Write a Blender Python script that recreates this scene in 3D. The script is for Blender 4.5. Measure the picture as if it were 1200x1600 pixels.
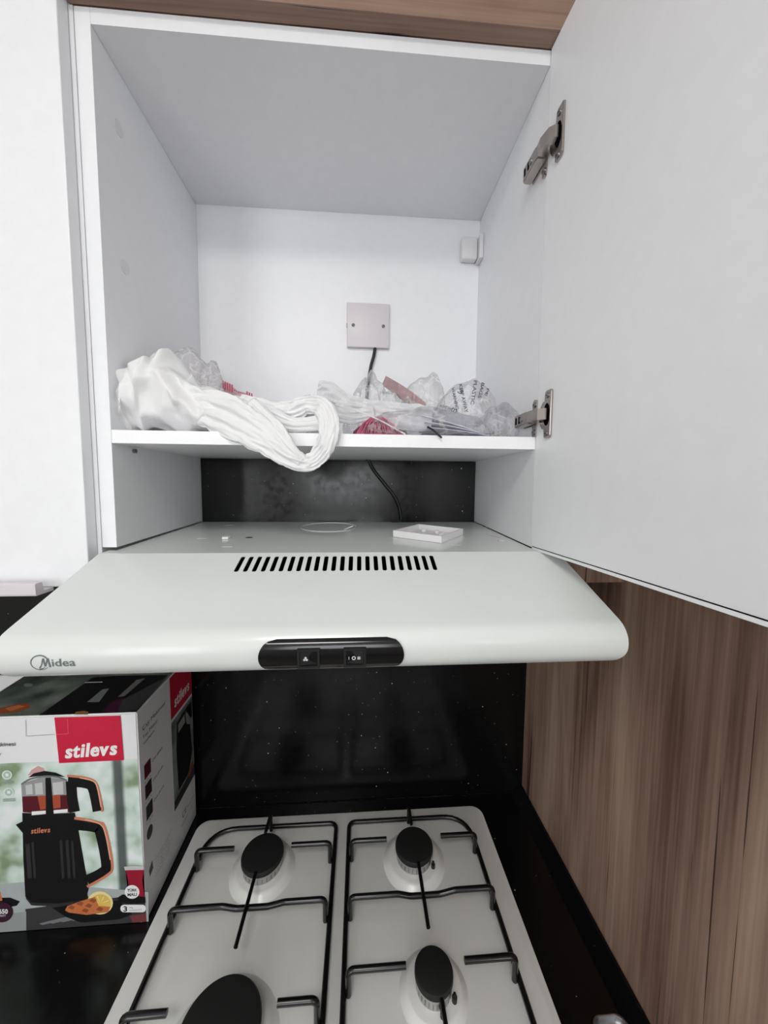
import bpy, bmesh, math, random
from mathutils import Vector, Matrix, noise
random.seed(7)
for o in list(bpy.data.objects): bpy.data.objects.remove(o)
S = bpy.context.scene
C = S.collection
# ------------------------------------------------------------------ camera
CAM = Vector((0.3202, -0.7502, 0.0771)); FPX = 549.98
YAW, PIT, ROL = 0.0677, -0.0761, 0.0077
_f = Vector((math.sin(YAW)*math.cos(PIT), math.cos(YAW)*math.cos(PIT), math.sin(PIT)))
_r0 = Vector((math.cos(YAW), -math.sin(YAW), 0)); _u0 = _r0.cross(_f)
_r = math.cos(ROL)*_r0 + math.sin(ROL)*_u0; _u = -math.sin(ROL)*_r0 + math.cos(ROL)*_u0
cd = bpy.data.cameras.new('camera'); cam = bpy.data.objects.new('camera', cd); C.objects.link(cam)
cd.sensor_fit = 'HORIZONTAL'; cd.sensor_width = 36; cd.lens = FPX/1200*36; cd.clip_start = 0.01
M = Matrix.Identity(4)
for i in range(3):
    M[i][0] = _r[i]; M[i][1] = _u[i]; M[i][2] = -_f[i]; M[i][3] = CAM[i]
cam.matrix_world = M
S.camera = cam
# ------------------------------------------------------------------ sky, window daylight, exposure
WY = -2.9      # openings in the wall behind the camera: x0, x1, sill, head (tall window added for light from the left, window, narrow window)
WINS = ((-1.60, -.80, -.75, .85), (-.30, .58, -.16, .85), (1.20, 1.66, -.16, .85))
w = bpy.data.worlds.new('sky'); S.world = w; w.use_nodes = True
bg = w.node_tree.nodes['Background']; bg.inputs[0].default_value = (0.96, 0.98, 1.0, 1); bg.inputs[1].default_value = 5.7
for a_, b_, c_, d_ in WINS:
    ld = bpy.data.lights.new('window_daylight', 'AREA'); ld.shape = 'RECTANGLE'; ld.size = b_-a_; ld.size_y = d_-c_
    ld.energy = 1.0; ld.cycles.is_portal = True
    lo = bpy.data.objects.new('window_daylight', ld); C.objects.link(lo)
    lo.location = ((a_+b_)/2, WY-.09, (c_+d_)/2); lo.rotation_euler = (math.radians(90), 0, 0)
FILL_LAMP = 14.0        # glow of an added, unseen ceiling lamp that lifts the hob
S.view_settings.view_transform = 'Standard'; S.view_settings.look = 'None'
S.view_settings.exposure = 0.09; S.view_settings.gamma = 1.0; S.view_settings.use_curve_mapping = False

def px(u, v, ax, val):            # where the sight line of a photo point meets a plane of the place
    d = _r*((u-600)/FPX) - _u*((v-800)/FPX) + _f
    t = (val-CAM[ax])/d[ax]
    return CAM + d*t
# ------------------------------------------------------------------ materials
def sr(c):
    return tuple(((x/255)/12.92 if x/255 <= .04045 else ((x/255+.055)/1.055)**2.4) for x in c) + (1,)
MATS = {}
def mat(name, col, rough=.5, spec=.5, metal=0, var=.04, vscale=12, coat=0, bump=0, bscale=300, **kw):
    if name in MATS: return MATS[name]
    m = bpy.data.materials.new(name); m.use_nodes = True; nt = m.node_tree; b = nt.nodes['Principled BSDF']
    c = sr(col)
    tc = nt.nodes.new('ShaderNodeTexCoord'); nz = nt.nodes.new('ShaderNodeTexNoise'); nz.inputs['Scale'].default_value = vscale
    nz.inputs['Detail'].default_value = 4
    nt.links.new(tc.outputs['Object'], nz.inputs['Vector'])
    rp = nt.nodes.new('ShaderNodeValToRGB')
    rp.color_ramp.elements[0].position = .3; rp.color_ramp.elements[1].position = .7
    rp.color_ramp.elements[0].color = tuple(x*(1-var) for x in c[:3]) + (1,)
    rp.color_ramp.elements[1].color = tuple(min(1, x*(1+var)) for x in c[:3]) + (1,)
    nt.links.new(nz.outputs[0], rp.inputs[0]); nt.links.new(rp.outputs[0], b.inputs['Base Color'])
    b.inputs['Roughness'].default_value = rough; b.inputs['Metallic'].default_value = metal
    b.inputs['Specular IOR Level'].default_value = spec; b.inputs['Coat Weight'].default_value = coat
    b.inputs['Coat Roughness'].default_value = .06
    for k, v in kw.items(): b.inputs[k.replace('_', ' ')].default_value = v
    if bump:
        n2 = nt.nodes.new('ShaderNodeTexNoise'); n2.inputs['Scale'].default_value = bscale
        nt.links.new(tc.outputs['Object'], n2.inputs['Vector'])
        bp = nt.nodes.new('ShaderNodeBump'); bp.inputs['Strength'].default_value = bump; bp.inputs['Distance'].default_value = .001
        nt.links.new(n2.outputs[0], bp.inputs['Height']); nt.links.new(bp.outputs[0], b.inputs['Normal'])
    MATS[name] = m
    return m
def wood(name, grain, cols, rough=.45, crack=.9):
    m = bpy.data.materials.new(name); m.use_nodes = True; nt = m.node_tree; b = nt.nodes['Principled BSDF']; L = nt.links.new
    tc = nt.nodes.new('ShaderNodeTexCoord')
    def mp(sc):
        n = nt.nodes.new('ShaderNodeMapping'); s = [sc[0]]*3; s[grain] = sc[1]; n.inputs['Scale'].default_value = s
        L(tc.outputs['Object'], n.inputs[0]); return n
    def nz(sc, det, dist=0):
        n = nt.nodes.new('ShaderNodeTexNoise'); n.inputs['Scale'].default_value = 1; n.inputs['Detail'].default_value = det
        n.inputs['Distortion'].default_value = dist; L(mp(sc).outputs[0], n.inputs['Vector']); return n
    big = nz((12, 1.7), 4, .7); fine = nz((260, 4), 3); mid = nz((55, 1.6), 5, .35)
    mx = nt.nodes.new('ShaderNodeMix'); mx.data_type = 'FLOAT'; mx.inputs[0].default_value = .35
    L(big.outputs[0], mx.inputs[2]); L(mid.outputs[0], mx.inputs[3])
    mx2 = nt.nodes.new('ShaderNodeMix'); mx2.data_type = 'FLOAT'; mx2.inputs[0].default_value = .22
    L(mx.outputs[0], mx2.inputs[2]); L(fine.outputs[0], mx2.inputs[3])
    rp = nt.nodes.new('ShaderNodeValToRGB'); e = rp.color_ramp.elements
    e[0].position = .38; e[1].position = .63; e[0].color = sr(cols[0]); e[1].color = sr(cols[2])
    k = e.new(.5); k.color = sr(cols[1])
    L(mx2.outputs[0], rp.inputs[0])
    ck = nz((30, .3), 1, .15)                                   # thin dark cracks along the grain
    ab = nt.nodes.new('ShaderNodeMath'); ab.operation = 'SUBTRACT'; ab.inputs[1].default_value = .5; L(ck.outputs[0], ab.inputs[0])
    a2 = nt.nodes.new('ShaderNodeMath'); a2.operation = 'ABSOLUTE'; L(ab.outputs[0], a2.inputs[0])
    sel = nz((12, 4.6), 2); sr_ = nt.nodes.new('ShaderNodeMapRange'); L(sel.outputs[0], sr_.inputs[0])
    sr_.inputs[1].default_value = .50; sr_.inputs[2].default_value = .60; sr_.inputs[3].default_value = 0; sr_.inputs[4].default_value = .009
    lt = nt.nodes.new('ShaderNodeMath'); lt.operation = 'LESS_THAN'; L(a2.outputs[0], lt.inputs[0]); L(sr_.outputs[0], lt.inputs[1])
    mu = nt.nodes.new('ShaderNodeMath'); mu.operation = 'MULTIPLY'; mu.inputs[1].default_value = crack; L(lt.outputs[0], mu.inputs[0])
    cm = nt.nodes.new('ShaderNodeMix'); cm.data_type = 'RGBA'; L(mu.outputs[0], cm.inputs[0]); L(rp.outputs[0], cm.inputs[6]); cm.inputs[7].default_value = sr((62, 45, 40))
    L(cm.outputs[2], b.inputs['Base Color']); b.inputs['Roughness'].default_value = rough; b.inputs['Specular IOR Level'].default_value = .3
    bp = nt.nodes.new('ShaderNodeBump'); bp.inputs['Strength'].default_value = .12; bp.inputs['Distance'].default_value = .0006
    L(fine.outputs[0], bp.inputs['Height']); L(bp.outputs[0], b.inputs['Normal'])
    return m
def granite(name, ay, flecks):
    m = bpy.data.materials.new(name); m.use_nodes = True; nt = m.node_tree; b = nt.nodes['Principled BSDF']; L = nt.links.new
    tc = nt.nodes.new('ShaderNodeTexCoord'); sp_ = nt.nodes.new('ShaderNodeSeparateXYZ'); cb_ = nt.nodes.new('ShaderNodeCombineXYZ')
    L(tc.outputs['Object'], sp_.inputs[0]); L(sp_.outputs[0], cb_.inputs[0]); L(sp_.outputs[ay], cb_.inputs[1])
    def M_(op, x, y=None, v=None):
        n = nt.nodes.new('ShaderNodeMath'); n.operation = op; L(x, n.inputs[0])
        if y is not None: L(y, n.inputs[1])
        if v is not None: n.inputs[1].default_value = v
        return n.outputs[0]
    tot = None
    for sc, size, keep in flecks:      # bright mineral flecks, two sizes
        v = nt.nodes.new('ShaderNodeTexVoronoi'); v.voronoi_dimensions = '2D'; v.inputs['Scale'].default_value = sc; L(cb_.outputs[0], v.inputs['Vector'])
        cs = nt.nodes.new('ShaderNodeSeparateColor'); L(v.outputs['Color'], cs.inputs[0])
        k = M_('LESS_THAN', cs.outputs[0], v=keep); z = M_('MULTIPLY', cs.outputs[1], v=size); h = M_('MULTIPLY', M_('LESS_THAN', v.outputs['Distance'], z), k)
        tot = h if tot is None else M_('MAXIMUM', tot, h)
    mx = nt.nodes.new('ShaderNodeMix'); mx.data_type = 'RGBA'; L(tot, mx.inputs[0])
    mx.inputs[6].default_value = sr((10, 11, 12)); mx.inputs[7].default_value = sr((225, 225, 218))
    L(mx.outputs[2], b.inputs['Base Color'])
    d = nt.nodes.new('ShaderNodeTexNoise'); d.inputs['Scale'].default_value = 70; d.inputs['Detail'].default_value = 6; L(tc.outputs['Object'], d.inputs['Vector'])
    r = nt.nodes.new('ShaderNodeMapRange'); L(d.outputs[0], r.inputs[0]); r.inputs[1].default_value = .35; r.inputs[2].default_value = .7
    r.inputs[3].default_value = .16; r.inputs[4].default_value = .26; L(r.outputs[0], b.inputs['Roughness'])
    b.inputs['Specular IOR Level'].default_value = .34
    return m
WHITE = mat('white_laminate', (236, 237, 240), .38, var=.012, vscale=60, bump=.05, bscale=900)
EDGE = mat('white_edge_band', (243, 243, 245), .38, var=.005)
WALLM = mat('painted_wall', (212, 210, 204), .8, var=.02)
FLOORM = mat('floor_tile', (120, 110, 100), .4, var=.06, vscale=4)
GRAN = granite('black_granite_upright', 2, ((34, .036, .30), (80, .040, .14))); GRANT = granite('black_granite_flat', 1, ((34, .028, .08), (80, .03, .05)))
WOODV = wood('walnut_laminate_upright', 2, ((114, 87, 75), (155, 127, 111), (184, 158, 139)))
WOODH = wood('walnut_laminate_lying', 0, ((120, 93, 81), (145, 119, 104), (164, 138, 122)))
HOODM = mat('white_enamel', (216, 220, 218), .26, spec=.35, coat=.25, var=.01)
HOBM = mat('hob_enamel', (230, 230, 228), .28, coat=.15, var=.015)
BLACKP = mat('glossy_black_plastic', (14, 14, 16), .14, var=.05)
BLACKM = mat('matt_black_plastic', (20, 20, 21), .5, var=.05)
CAVITY = mat('dark_motor_housing', (10, 10, 10), .8, spec=.1)
IRON = mat('black_enamelled_rod', (16, 16, 17), .25, coat=.2, var=.05)
CAPM = mat('matt_black_burner_cap', (17, 18, 18), .62, var=.08, vscale=80, bump=.1)
ALU = mat('cast_aluminium', (190, 190, 188), .3, metal=1, var=.04)
NICKEL = mat('nickel_plated_steel', (178, 170, 165), .24, metal=1, var=.05)
STEEL = mat('brushed_steel', (150, 150, 152), .35, metal=1)
PLASTW = mat('white_plastic', (228, 226, 228), .35, var=.01)
PLATEM = mat('ivory_plastic_plate', (214, 209, 213), .35, var=.01)
CABLE = mat('black_cable_rubber', (18, 18, 20), .45)
DARKHOLE = mat('shadow_gap_black', (8, 8, 8), .9, spec=.05)
GREYINK = mat('grey_ink', (105, 112, 114), .5)
RUB = mat('black_rubber_foot', (22, 22, 22), .7)
# ------------------------------------------------------------------ helpers
def link(name, me, m=None, parent=None, smooth=None):
    o = bpy.data.objects.new(name, me); C.objects.link(o)
    if m is not None: me.materials.clear(); me.materials.append(m)
    if smooth is not None:
        for p in me.polygons: p.use_smooth = True
        if smooth < 180:
            try: me.set_sharp_from_angle(angle=math.radians(smooth))
            except Exception: pass
    if parent is not None:
        o.parent = parent
        o.location = -parent.location if parent.parent is None else Vector((0, 0, 0))
        if parent.parent is None and parent.type == 'MESH' and parent.location.length == 0: o.location = (0, 0, 0)
    return o
def fin(name, bm, m=None, parent=None, smooth=None):
    bmesh.ops.recalc_face_normals(bm, faces=bm.faces)
    me = bpy.data.meshes.new(name); bm.to_mesh(me); bm.free()
    return link(name, me, m, parent, smooth)
def tag(o, label, cat, group=None):
    o['label'] = label; o['category'] = cat
    if group: o['group'] = group
    return o
def struct(o, label=None):
    o['kind'] = 'structure'
    if label: o['label'] = label
    return o
def thing(name, label, cat, loc=(0, 0, 0), group=None):
    o = bpy.data.objects.new(name, None); C.objects.link(o); o.location = loc; o.empty_display_size = .02
    return tag(o, label, cat, group)
def box(x0, x1, y0, y1, z0, z1, bev=0, seg=2, bm=None):
    b = bmesh.new()
    bmesh.ops.create_cube(b, size=1)
    for v in b.verts:
        v.co = Vector((x0+(v.co.x+.5)*(x1-x0), y0+(v.co.y+.5)*(y1-y0), z0+(v.co.z+.5)*(z1-z0)))
    if bev: bmesh.ops.bevel(b, geom=list(b.edges), offset=bev, segments=seg, affect='EDGES', profile=.5)
    if bm is None: return b
    me = bpy.data.meshes.new('t'); b.to_mesh(me); b.free(); bm.from_mesh(me); bpy.data.meshes.remove(me)
    return bm
def fillet(pts, r, n=5):
    out = [Vector(pts[0])]
    for i in range(1, len(pts)-1):
        p = Vector(pts[i]); a = Vector(pts[i-1])-p; b = Vector(pts[i+1])-p
        rr = r[i] if isinstance(r, (list, tuple)) else r
        ang = a.angle(b)
        if rr <= 0 or ang > 3.1: out.append(p); continue
        d = min(rr/math.tan(ang/2), a.length*.49, b.length*.49); a.normalize(); b.normalize()
        p0 = p+a*d; p2 = p+b*d
        for k in range(n+1):
            t = k/n; out.append(p0*(1-t)**2 + p*2*t*(1-t) + p2*t*t)
    out.append(Vector(pts[-1]))
    return out
def spline(pts, n=8):
    P = [Vector(p) for p in pts]; out = []
    for i in range(len(P)-1):
        p0 = P[max(i-1, 0)]; p1 = P[i]; p2 = P[i+1]; p3 = P[min(i+2, len(P)-1)]
        for k in range(n):
            t = k/n
            out.append(.5*((2*p1)+(p2-p0)*t+(2*p0-5*p1+4*p2-p3)*t*t+(3*p1-p0-3*p2+p3)*t**3))
    out.append(P[-1]); return out
def tube(pts, r, n=10, bm=None, closed=False):
    bm = bm or bmesh.new(); P = [Vector(p) for p in pts]; N = len(P); rings = []; nrm = None
    for i in range(N):
        if closed: t = P[(i+1) % N]-P[i-1]
        else: t = P[min(i+1, N-1)]-P[max(i-1, 0)]
        t.normalize()
        if nrm is None: nrm = t.orthogonal().normalized()
        nrm = (nrm - t*nrm.dot(t)).normalized(); b = t.cross(nrm)
        rr = r[i] if isinstance(r, (list, tuple)) else r
        rings.append([bm.verts.new(P[i]+nrm*rr*math.cos(2*math.pi*k/n)+b*rr*math.sin(2*math.pi*k/n)) for k in range(n)])
    for i in range(N if closed else N-1):
        A = rings[i]; B = rings[(i+1) % N]
        for k in range(n): bm.faces.new((A[k], A[(k+1) % n], B[(k+1) % n], B[k]))
    if not closed: bm.faces.new(rings[0][::-1]); bm.faces.new(rings[-1])
    return bm
def lathe(prof, cx, cy, n=40, bm=None, sx=1, sy=1):
    bm = bm or bmesh.new(); rings = []
    for r, z in prof:
        if r < 1e-6: rings.append([bm.verts.new((cx, cy, z))])
        else: rings.append([bm.verts.new((cx+r*sx*math.cos(2*math.pi*k/n), cy+r*sy*math.sin(2*math.pi*k/n), z)) for k in range(n)])
    for A, B in zip(rings, rings[1:]):
        for k in range(n):
            a = [A[0]] if len(A) == 1 else [A[k], A[(k+1) % n]]; b = [B[0]] if len(B) == 1 else [B[(k+1) % n], B[k]]
            if len(a)+len(b) > 2: bm.faces.new(a+b)
    return bm
def extrude_x(prof, x0, x1, bm=None, cap=True):          # closed (y,z) profile swept along x
    bm = bm or bmesh.new()
    A = [bm.verts.new((x0, y, z)) for y, z in prof]; B = [bm.verts.new((x1, y, z)) for y, z in prof]; n = len(prof)
    for k in range(n): bm.faces.new((A[k], A[(k+1) % n], B[(k+1) % n], B[k]))
    if cap: bm.faces.new(A[::-1]); bm.faces.new(B)
    return bm
def plate(poly, fn, th, bm=None):                        # flat outline in (u,v) mapped by fn(u,v,h), thickness th
    bm = bm or bmesh.new(); n = len(poly)
    A = [bm.verts.new(fn(u, v, 0)) for u, v in poly]; B = [bm.verts.new(fn(u, v, th)) for u, v in poly]
    for k in range(n): bm.faces.new((A[k], A[(k+1) % n], B[(k+1) % n], B[k]))
    bm.faces.new(A[::-1]); bm.faces.new(B)
    return bm
def rrect(x0, x1, y0, y1, r, n=5):
    out = []
    for cx, cy, a in ((x1-r, y1-r, 0), (x0+r, y1-r, 90), (x0+r, y0+r, 180), (x1-r, y0+r, 270)):
        for k in range(n+1):
            t = math.radians(a+90*k/n); out.append((cx+r*math.cos(t), cy+r*math.sin(t)))
    return out
def circ(cx, cy, rx, ry=None, n=24):
    ry = ry or rx
    return [(cx+rx*math.cos(2*math.pi*k/n), cy+ry*math.sin(2*math.pi*k/n)) for k in range(n)]
def text_mesh(s, size, bold=0, shear=0, spacing=1, align='LEFT'):
    cu = bpy.data.curves.new('t', 'FONT'); cu.body = s; cu.size = size; cu.offset = bold; cu.shear = shear; cu.space_character = spacing
    cu.align_x = align; cu.resolution_u = 4
    o = bpy.data.objects.new('t', cu); C.objects.link(o)
    dg = bpy.context.evaluated_depsgraph_get(); dg.update()
    me = bpy.data.meshes.new_from_object(o.evaluated_get(dg)); bpy.data.objects.remove(o); bpy.data.curves.remove(cu)
    return me
def heavy_mesh(s, bold, gap, shear=.12):          # thick lettering set glyph by glyph, so that fat strokes may touch
    bm = bmesh.new(); cx = 0
    for ch in s:
        me = text_mesh(ch, .1, bold, shear); xs = [v.co.x for v in me.vertices]; x0, x1 = min(xs), max(xs)
        for v in me.vertices: v.co.x += cx-x0
        for dx in (0, .0022, .0044):                      # three overprints thicken the stems
            for v in me.vertices: v.co.x += .0022 if dx else 0; v.co.z = dx*.004
            bm.from_mesh(me)
        bpy.data.meshes.remove(me); cx += (x1-x0)+gap+.0044
    me = bpy.data.meshes.new('t'); bm.to_mesh(me); bm.free(); return me
def letters(name, s, size, fn, m, parent, bold=0, shear=0, spacing=1, align='LEFT', fit=None, heavy=None):
    me = heavy_mesh(s, *heavy) if heavy else text_mesh(s, size, bold, shear, spacing, align)
    if len(me.vertices) == 0: return None
    xs = [v.co.x for v in me.vertices]; ys = [v.co.y for v in me.vertices]
    x0, x1, y0, y1 = min(xs), max(xs), min(ys), max(ys)
    for v in me.vertices:
        u, w_ = v.co.x, v.co.y
        if fit: u = fit[0]+(u-x0)/(x1-x0)*(fit[1]-fit[0]); w_ = fit[2]+(w_-y0)/(y1-y0)*(fit[3]-fit[2])
        v.co = fn(u, w_, .0004+v.co.z)
    return link(name, me, m, parent)
# key measures of the place (metres; z = 0 is the top of the hood at the wall)
W, D, ZT, ZST, ZSB = .564, .2683, .619, .1457, .1285
XW, ZK, ZH, YB = .6927, -.6222, -.6142, -.0158
FL, CE = -1.50, 1.00
# ------------------------------------------------------------------ the room
struct(fin('floor', box(-1.8, 1.9, -2.95, .1, FL-.05, FL), FLOORM), 'kitchen floor')
struct(fin('ceiling', box(-1.8, 1.9, -2.95, .1, CE, CE+.05), mat('ceiling_paint', (240, 240, 238), .85, var=.01)), 'white ceiling')
lamp = thing('fill_ceiling_lamp', 'added round white ceiling lamp behind the viewer', 'lamp', (.1, -1.35, CE))  # unseen fill light, added to brighten the hob from above
fin('fill_lamp_base', lathe([(0, CE-.0005), (.27, CE-.0005), (.27, CE-.03), (.25, CE-.035), (0, CE-.035)], .1, -1.35, 40), PLASTW, lamp)
lm_ = bpy.data.materials.new('fill_lamp_glow'); lm_.use_nodes = True; lb_ = lm_.node_tree.nodes['Principled BSDF']
lb_.inputs['Base Color'].default_value = (.9, .9, .9, 1); lb_.inputs['Emission Color'].default_value = (1, .97, .93, 1); lb_.inputs['Emission Strength'].default_value = FILL_LAMP
fin('fill_lamp_diffuser', lathe([(.245, CE-.036), (.245, CE-.05), (.2, CE-.065), (.1, CE-.073), (0, CE-.075)], .1, -1.35, 40), lm_, lamp, 180)
struct(fin('wall_back', box(-1.8, 1.9, .004, .1, FL, CE), WALLM), 'wall behind the kitchen units')
struct(fin('wall_left', box(-1.85, -1.8, -2.95, .1, FL, CE), WALLM), 'left wall')
struct(fin('wall_right', box(1.9, 1.95, -2.95, .1, FL, CE), WALLM), 'right wall')
b = bmesh.new(); xs_ = [-1.8]+[q for w_ in WINS for q in w_[:2]]+[1.9]
for k in range(0, len(xs_), 2): box(xs_[k], xs_[k+1], WY-.1, WY, FL, CE, bm=b)
for a_, c_, z0, z1 in WINS: box(a_, c_, WY-.1, WY, FL, z0, bm=b); box(a_, c_, WY-.1, WY, z1, CE, bm=b)
struct(fin('wall_front', b, WALLM), 'wall with windows behind the viewer')
for k, (a_, c_, z0, z1) in enumerate(WINS):
    win = struct(fin('window_%d' % (k+1), box(a_, a_+.04, WY-.07, WY-.03, z0, z1), PLASTW), 'white framed window')
    for q in ((c_-.04, c_, z0, z1), (a_+.04, c_-.04, z0, z0+.04), (a_+.04, c_-.04, z1-.04, z1)):
        fin('window_frame', box(q[0], q[1], WY-.07, WY-.03, q[2], q[3]), PLASTW, win)
# black stone splashback and worktop
sp = struct(fin('wall_splashback', box(-1.7, XW-.001, YB, .003, ZK, -.0085), GRAN), 'polished black granite splashback with glittering specks')
fin('niche_slab', box(.001, W-.001, YB, -.0005, -.0083, ZSB-.0005), GRAN, sp)
wt = tag(fin('worktop', box(-1.7, XW-.001, -.62, YB-.0005, ZK-.03, ZK, .002), GRANT), 'polished black granite worktop under the hob and carton', 'worktop')
# cove upstand along the timber side panel
prof = [(.0, .0), (.0, .016), (-.004, .0155)] + [(-.004-.022*math.sin(t), .0155-.0153*(1-math.cos(t)) if False else .0155*(1-math.sin(t))) for t in [math.pi/2*k/8 for k in range(1, 9)]]
bm = bmesh.new(); A = [bm.verts.new((XW-.0012+a, YB-.001, ZK+.0002+c)) for a, c in prof]; B = [bm.verts.new((XW-.0012+a, -.62, ZK+.0002+c)) for a, c in prof]
for k in range(len(prof)): bm.faces.new((A[k], A[(k+1) % len(prof)], B[(k+1) % len(prof)], B[k]))
bm.faces.new(A[::-1]); bm.faces.new(B)
tag(fin('upstand_strip', bm, GRANT), 'black coved strip sealing worktop to timber side panel', 'trim strip')
# base units under the worktop (below the picture)
for k, (a, c, nm) in enumerate(((-1.7, -.62, 'far left'), (-.62, -.02, 'middle'), (-.02, .69, 'below hob'))):
    t = thing('base_cabinet', ('white base cabinet at the far left under the worktop', 'white base cabinet below the kettle carton', 'white base cabinet below the gas hob')[k], 'cabinet', ((a+c)/2, -.3, FL), 'base cabinets under the worktop')
    fin('body', box(a+.002, c-.002, -.58, YB-.002, FL+.1, ZK-.031), WHITE, t)
    fin('plinth', box(a+.002, c-.002, -.53, -.2, FL+.0005, FL+.0995), BLACKM, t)
    d = fin('door', box(a+.003, c-.003, -.6, -.581, FL+.11, ZK-.035, .001), WHITE, t)
    fin('handle', box(a+.1, c-.1, -.615, -.6005, ZK-.06, ZK-.04, .002), EDGE, d)
# tall timber unit on the right
t = thing('tall_cabinet', 'tall walnut-grain side panel and housing right of the hob', 'cabinet', (1.0, -.3, FL))
fin('side_panel', box(XW, XW+.018, -.64, .003, FL+.001, CE-.001, .0006), WOODV, t)
fin('housing', box(XW+.0185, 1.3, -.6, .003, FL+.001, CE-.001), WHITE, t)
fin('housing_door', box(XW+.0185, 1.298, -.62, -.601, FL+.08, CE-.06, .001), WOODV, t)
# timber filler between hood cabinet and tall unit
tag(fin('filler_panel', box(.5865, XW-.0006, -.2865, -.269, -.057, ZT+.018, .0006), WOODV), 'narrow walnut-grain filler panel beside the open door', 'filler panel')
# upper timber cabinets
t = thing('upper_cabinet', 'walnut-grain upper cabinet above the open white cabinet', 'cabinet', (.28, -.15, ZT+.019))
fin('body', box(-.0225, XW-.001, -D, .003, ZT+.019, CE-.002), WOODH, t)
fin('door', box(-.0225, XW-.001, -.2885, -D-.0005, ZT+.0185, CE-.03, .0008), WOODH, t)
# ------------------------------------------------------------------ open hood cabinet
t = thing('hood_cabinet', 'open white wall cabinet above the cooker hood', 'cabinet', (W/2, -.13, -.006))
for a_, c_ in ((-.018, 0), (W, W+.018)):
    b = box(a_, c_, -D, .0035, -.006, ZT+.018, .0004)
    for v in b.verts:                                     # foot cut to the slight fall of the hood's top
        if v.co.z < .1: v.co.z += (-.0014 if a_ < 0 else -.0036)+(.0092 if a_ < 0 else .0114)*(v.co.y+D)/D
    fin('side_panel', b, WHITE, t)
fin('top_panel', box(.0002, W-.0002, -D, .0035, ZT, ZT+.018, .0004), WHITE, t)
fin('back_panel', box(.0002, W-.0002, .0002, .0035, ZSB+.003, ZT-.0002), WHITE, t)
sh = fin('shelf', box(.0002, W-.0002, -D+.0012, 0, ZSB, ZST, .0003), WHITE, t)
fin('edge_band', box(.0002, W-.0002, -D+.0003, -D+.0011, ZSB+.0001, ZST-.0001, .0003), EDGE, sh)
for zz, nm in ((ZSB-.02, 0), (.40, 0), (.56, 0)):                       # round cover caps on the left side
    pass
for y_, z_ in ((-.225, .545), (-.225, .37), (-.2, .185)):
    fin('cover_cap', plate(circ(y_, z_, .009), lambda u, v, h: Vector((.0002+h, u, v)), .0006), PLASTW, t)
fin('peg', tube([(.0003, -.225, ZSB-.006), (.004, -.225, ZSB-.006)], .003, 8), STEEL, t)
# wide door, swung open past a right angle
TH = math.radians(3.7); HX, HY = .5634, -.2703
def dr(u, v, h):                                         # u along the door from the hinge side, v height, h off the inner face (towards the left)
    return Vector((HX+u*math.sin(TH)-h*math.cos(TH), HY-u*math.cos(TH)-h*math.sin(TH), v))
def dbox(u0, u1, h0, h1, z0, z1, bev=.0005):
    bm = box(u0, u1, h0, h1, z0, z1, bev)
    for v in bm.verts: v.co = dr(v.co.x, v.co.z, v.co.y)
    return bm
DZ0, DZ1 = -.0075, ZT+.0175
fin('door', dbox(0, .596, -.018, 0, DZ0, DZ1), WHITE, t)
d = [o for o in t.children if o.name.startswith('door')][-1]
fin('outer_veneer', dbox(.0005, .5955, -.0186, -.0181, DZ0+.0005, DZ1-.0005, 0), WHITE, d)
fin('edge_gap', dbox(.0, .594, -.0175, -.0012, DZ0-.0012, DZ0-.0001, 0), DARKHOLE, d)
fin('pull_profile', dbox(.0, .594, -.032, -.0004, DZ0-.0048, DZ0-.0013, .0004), EDGE, d)
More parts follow.
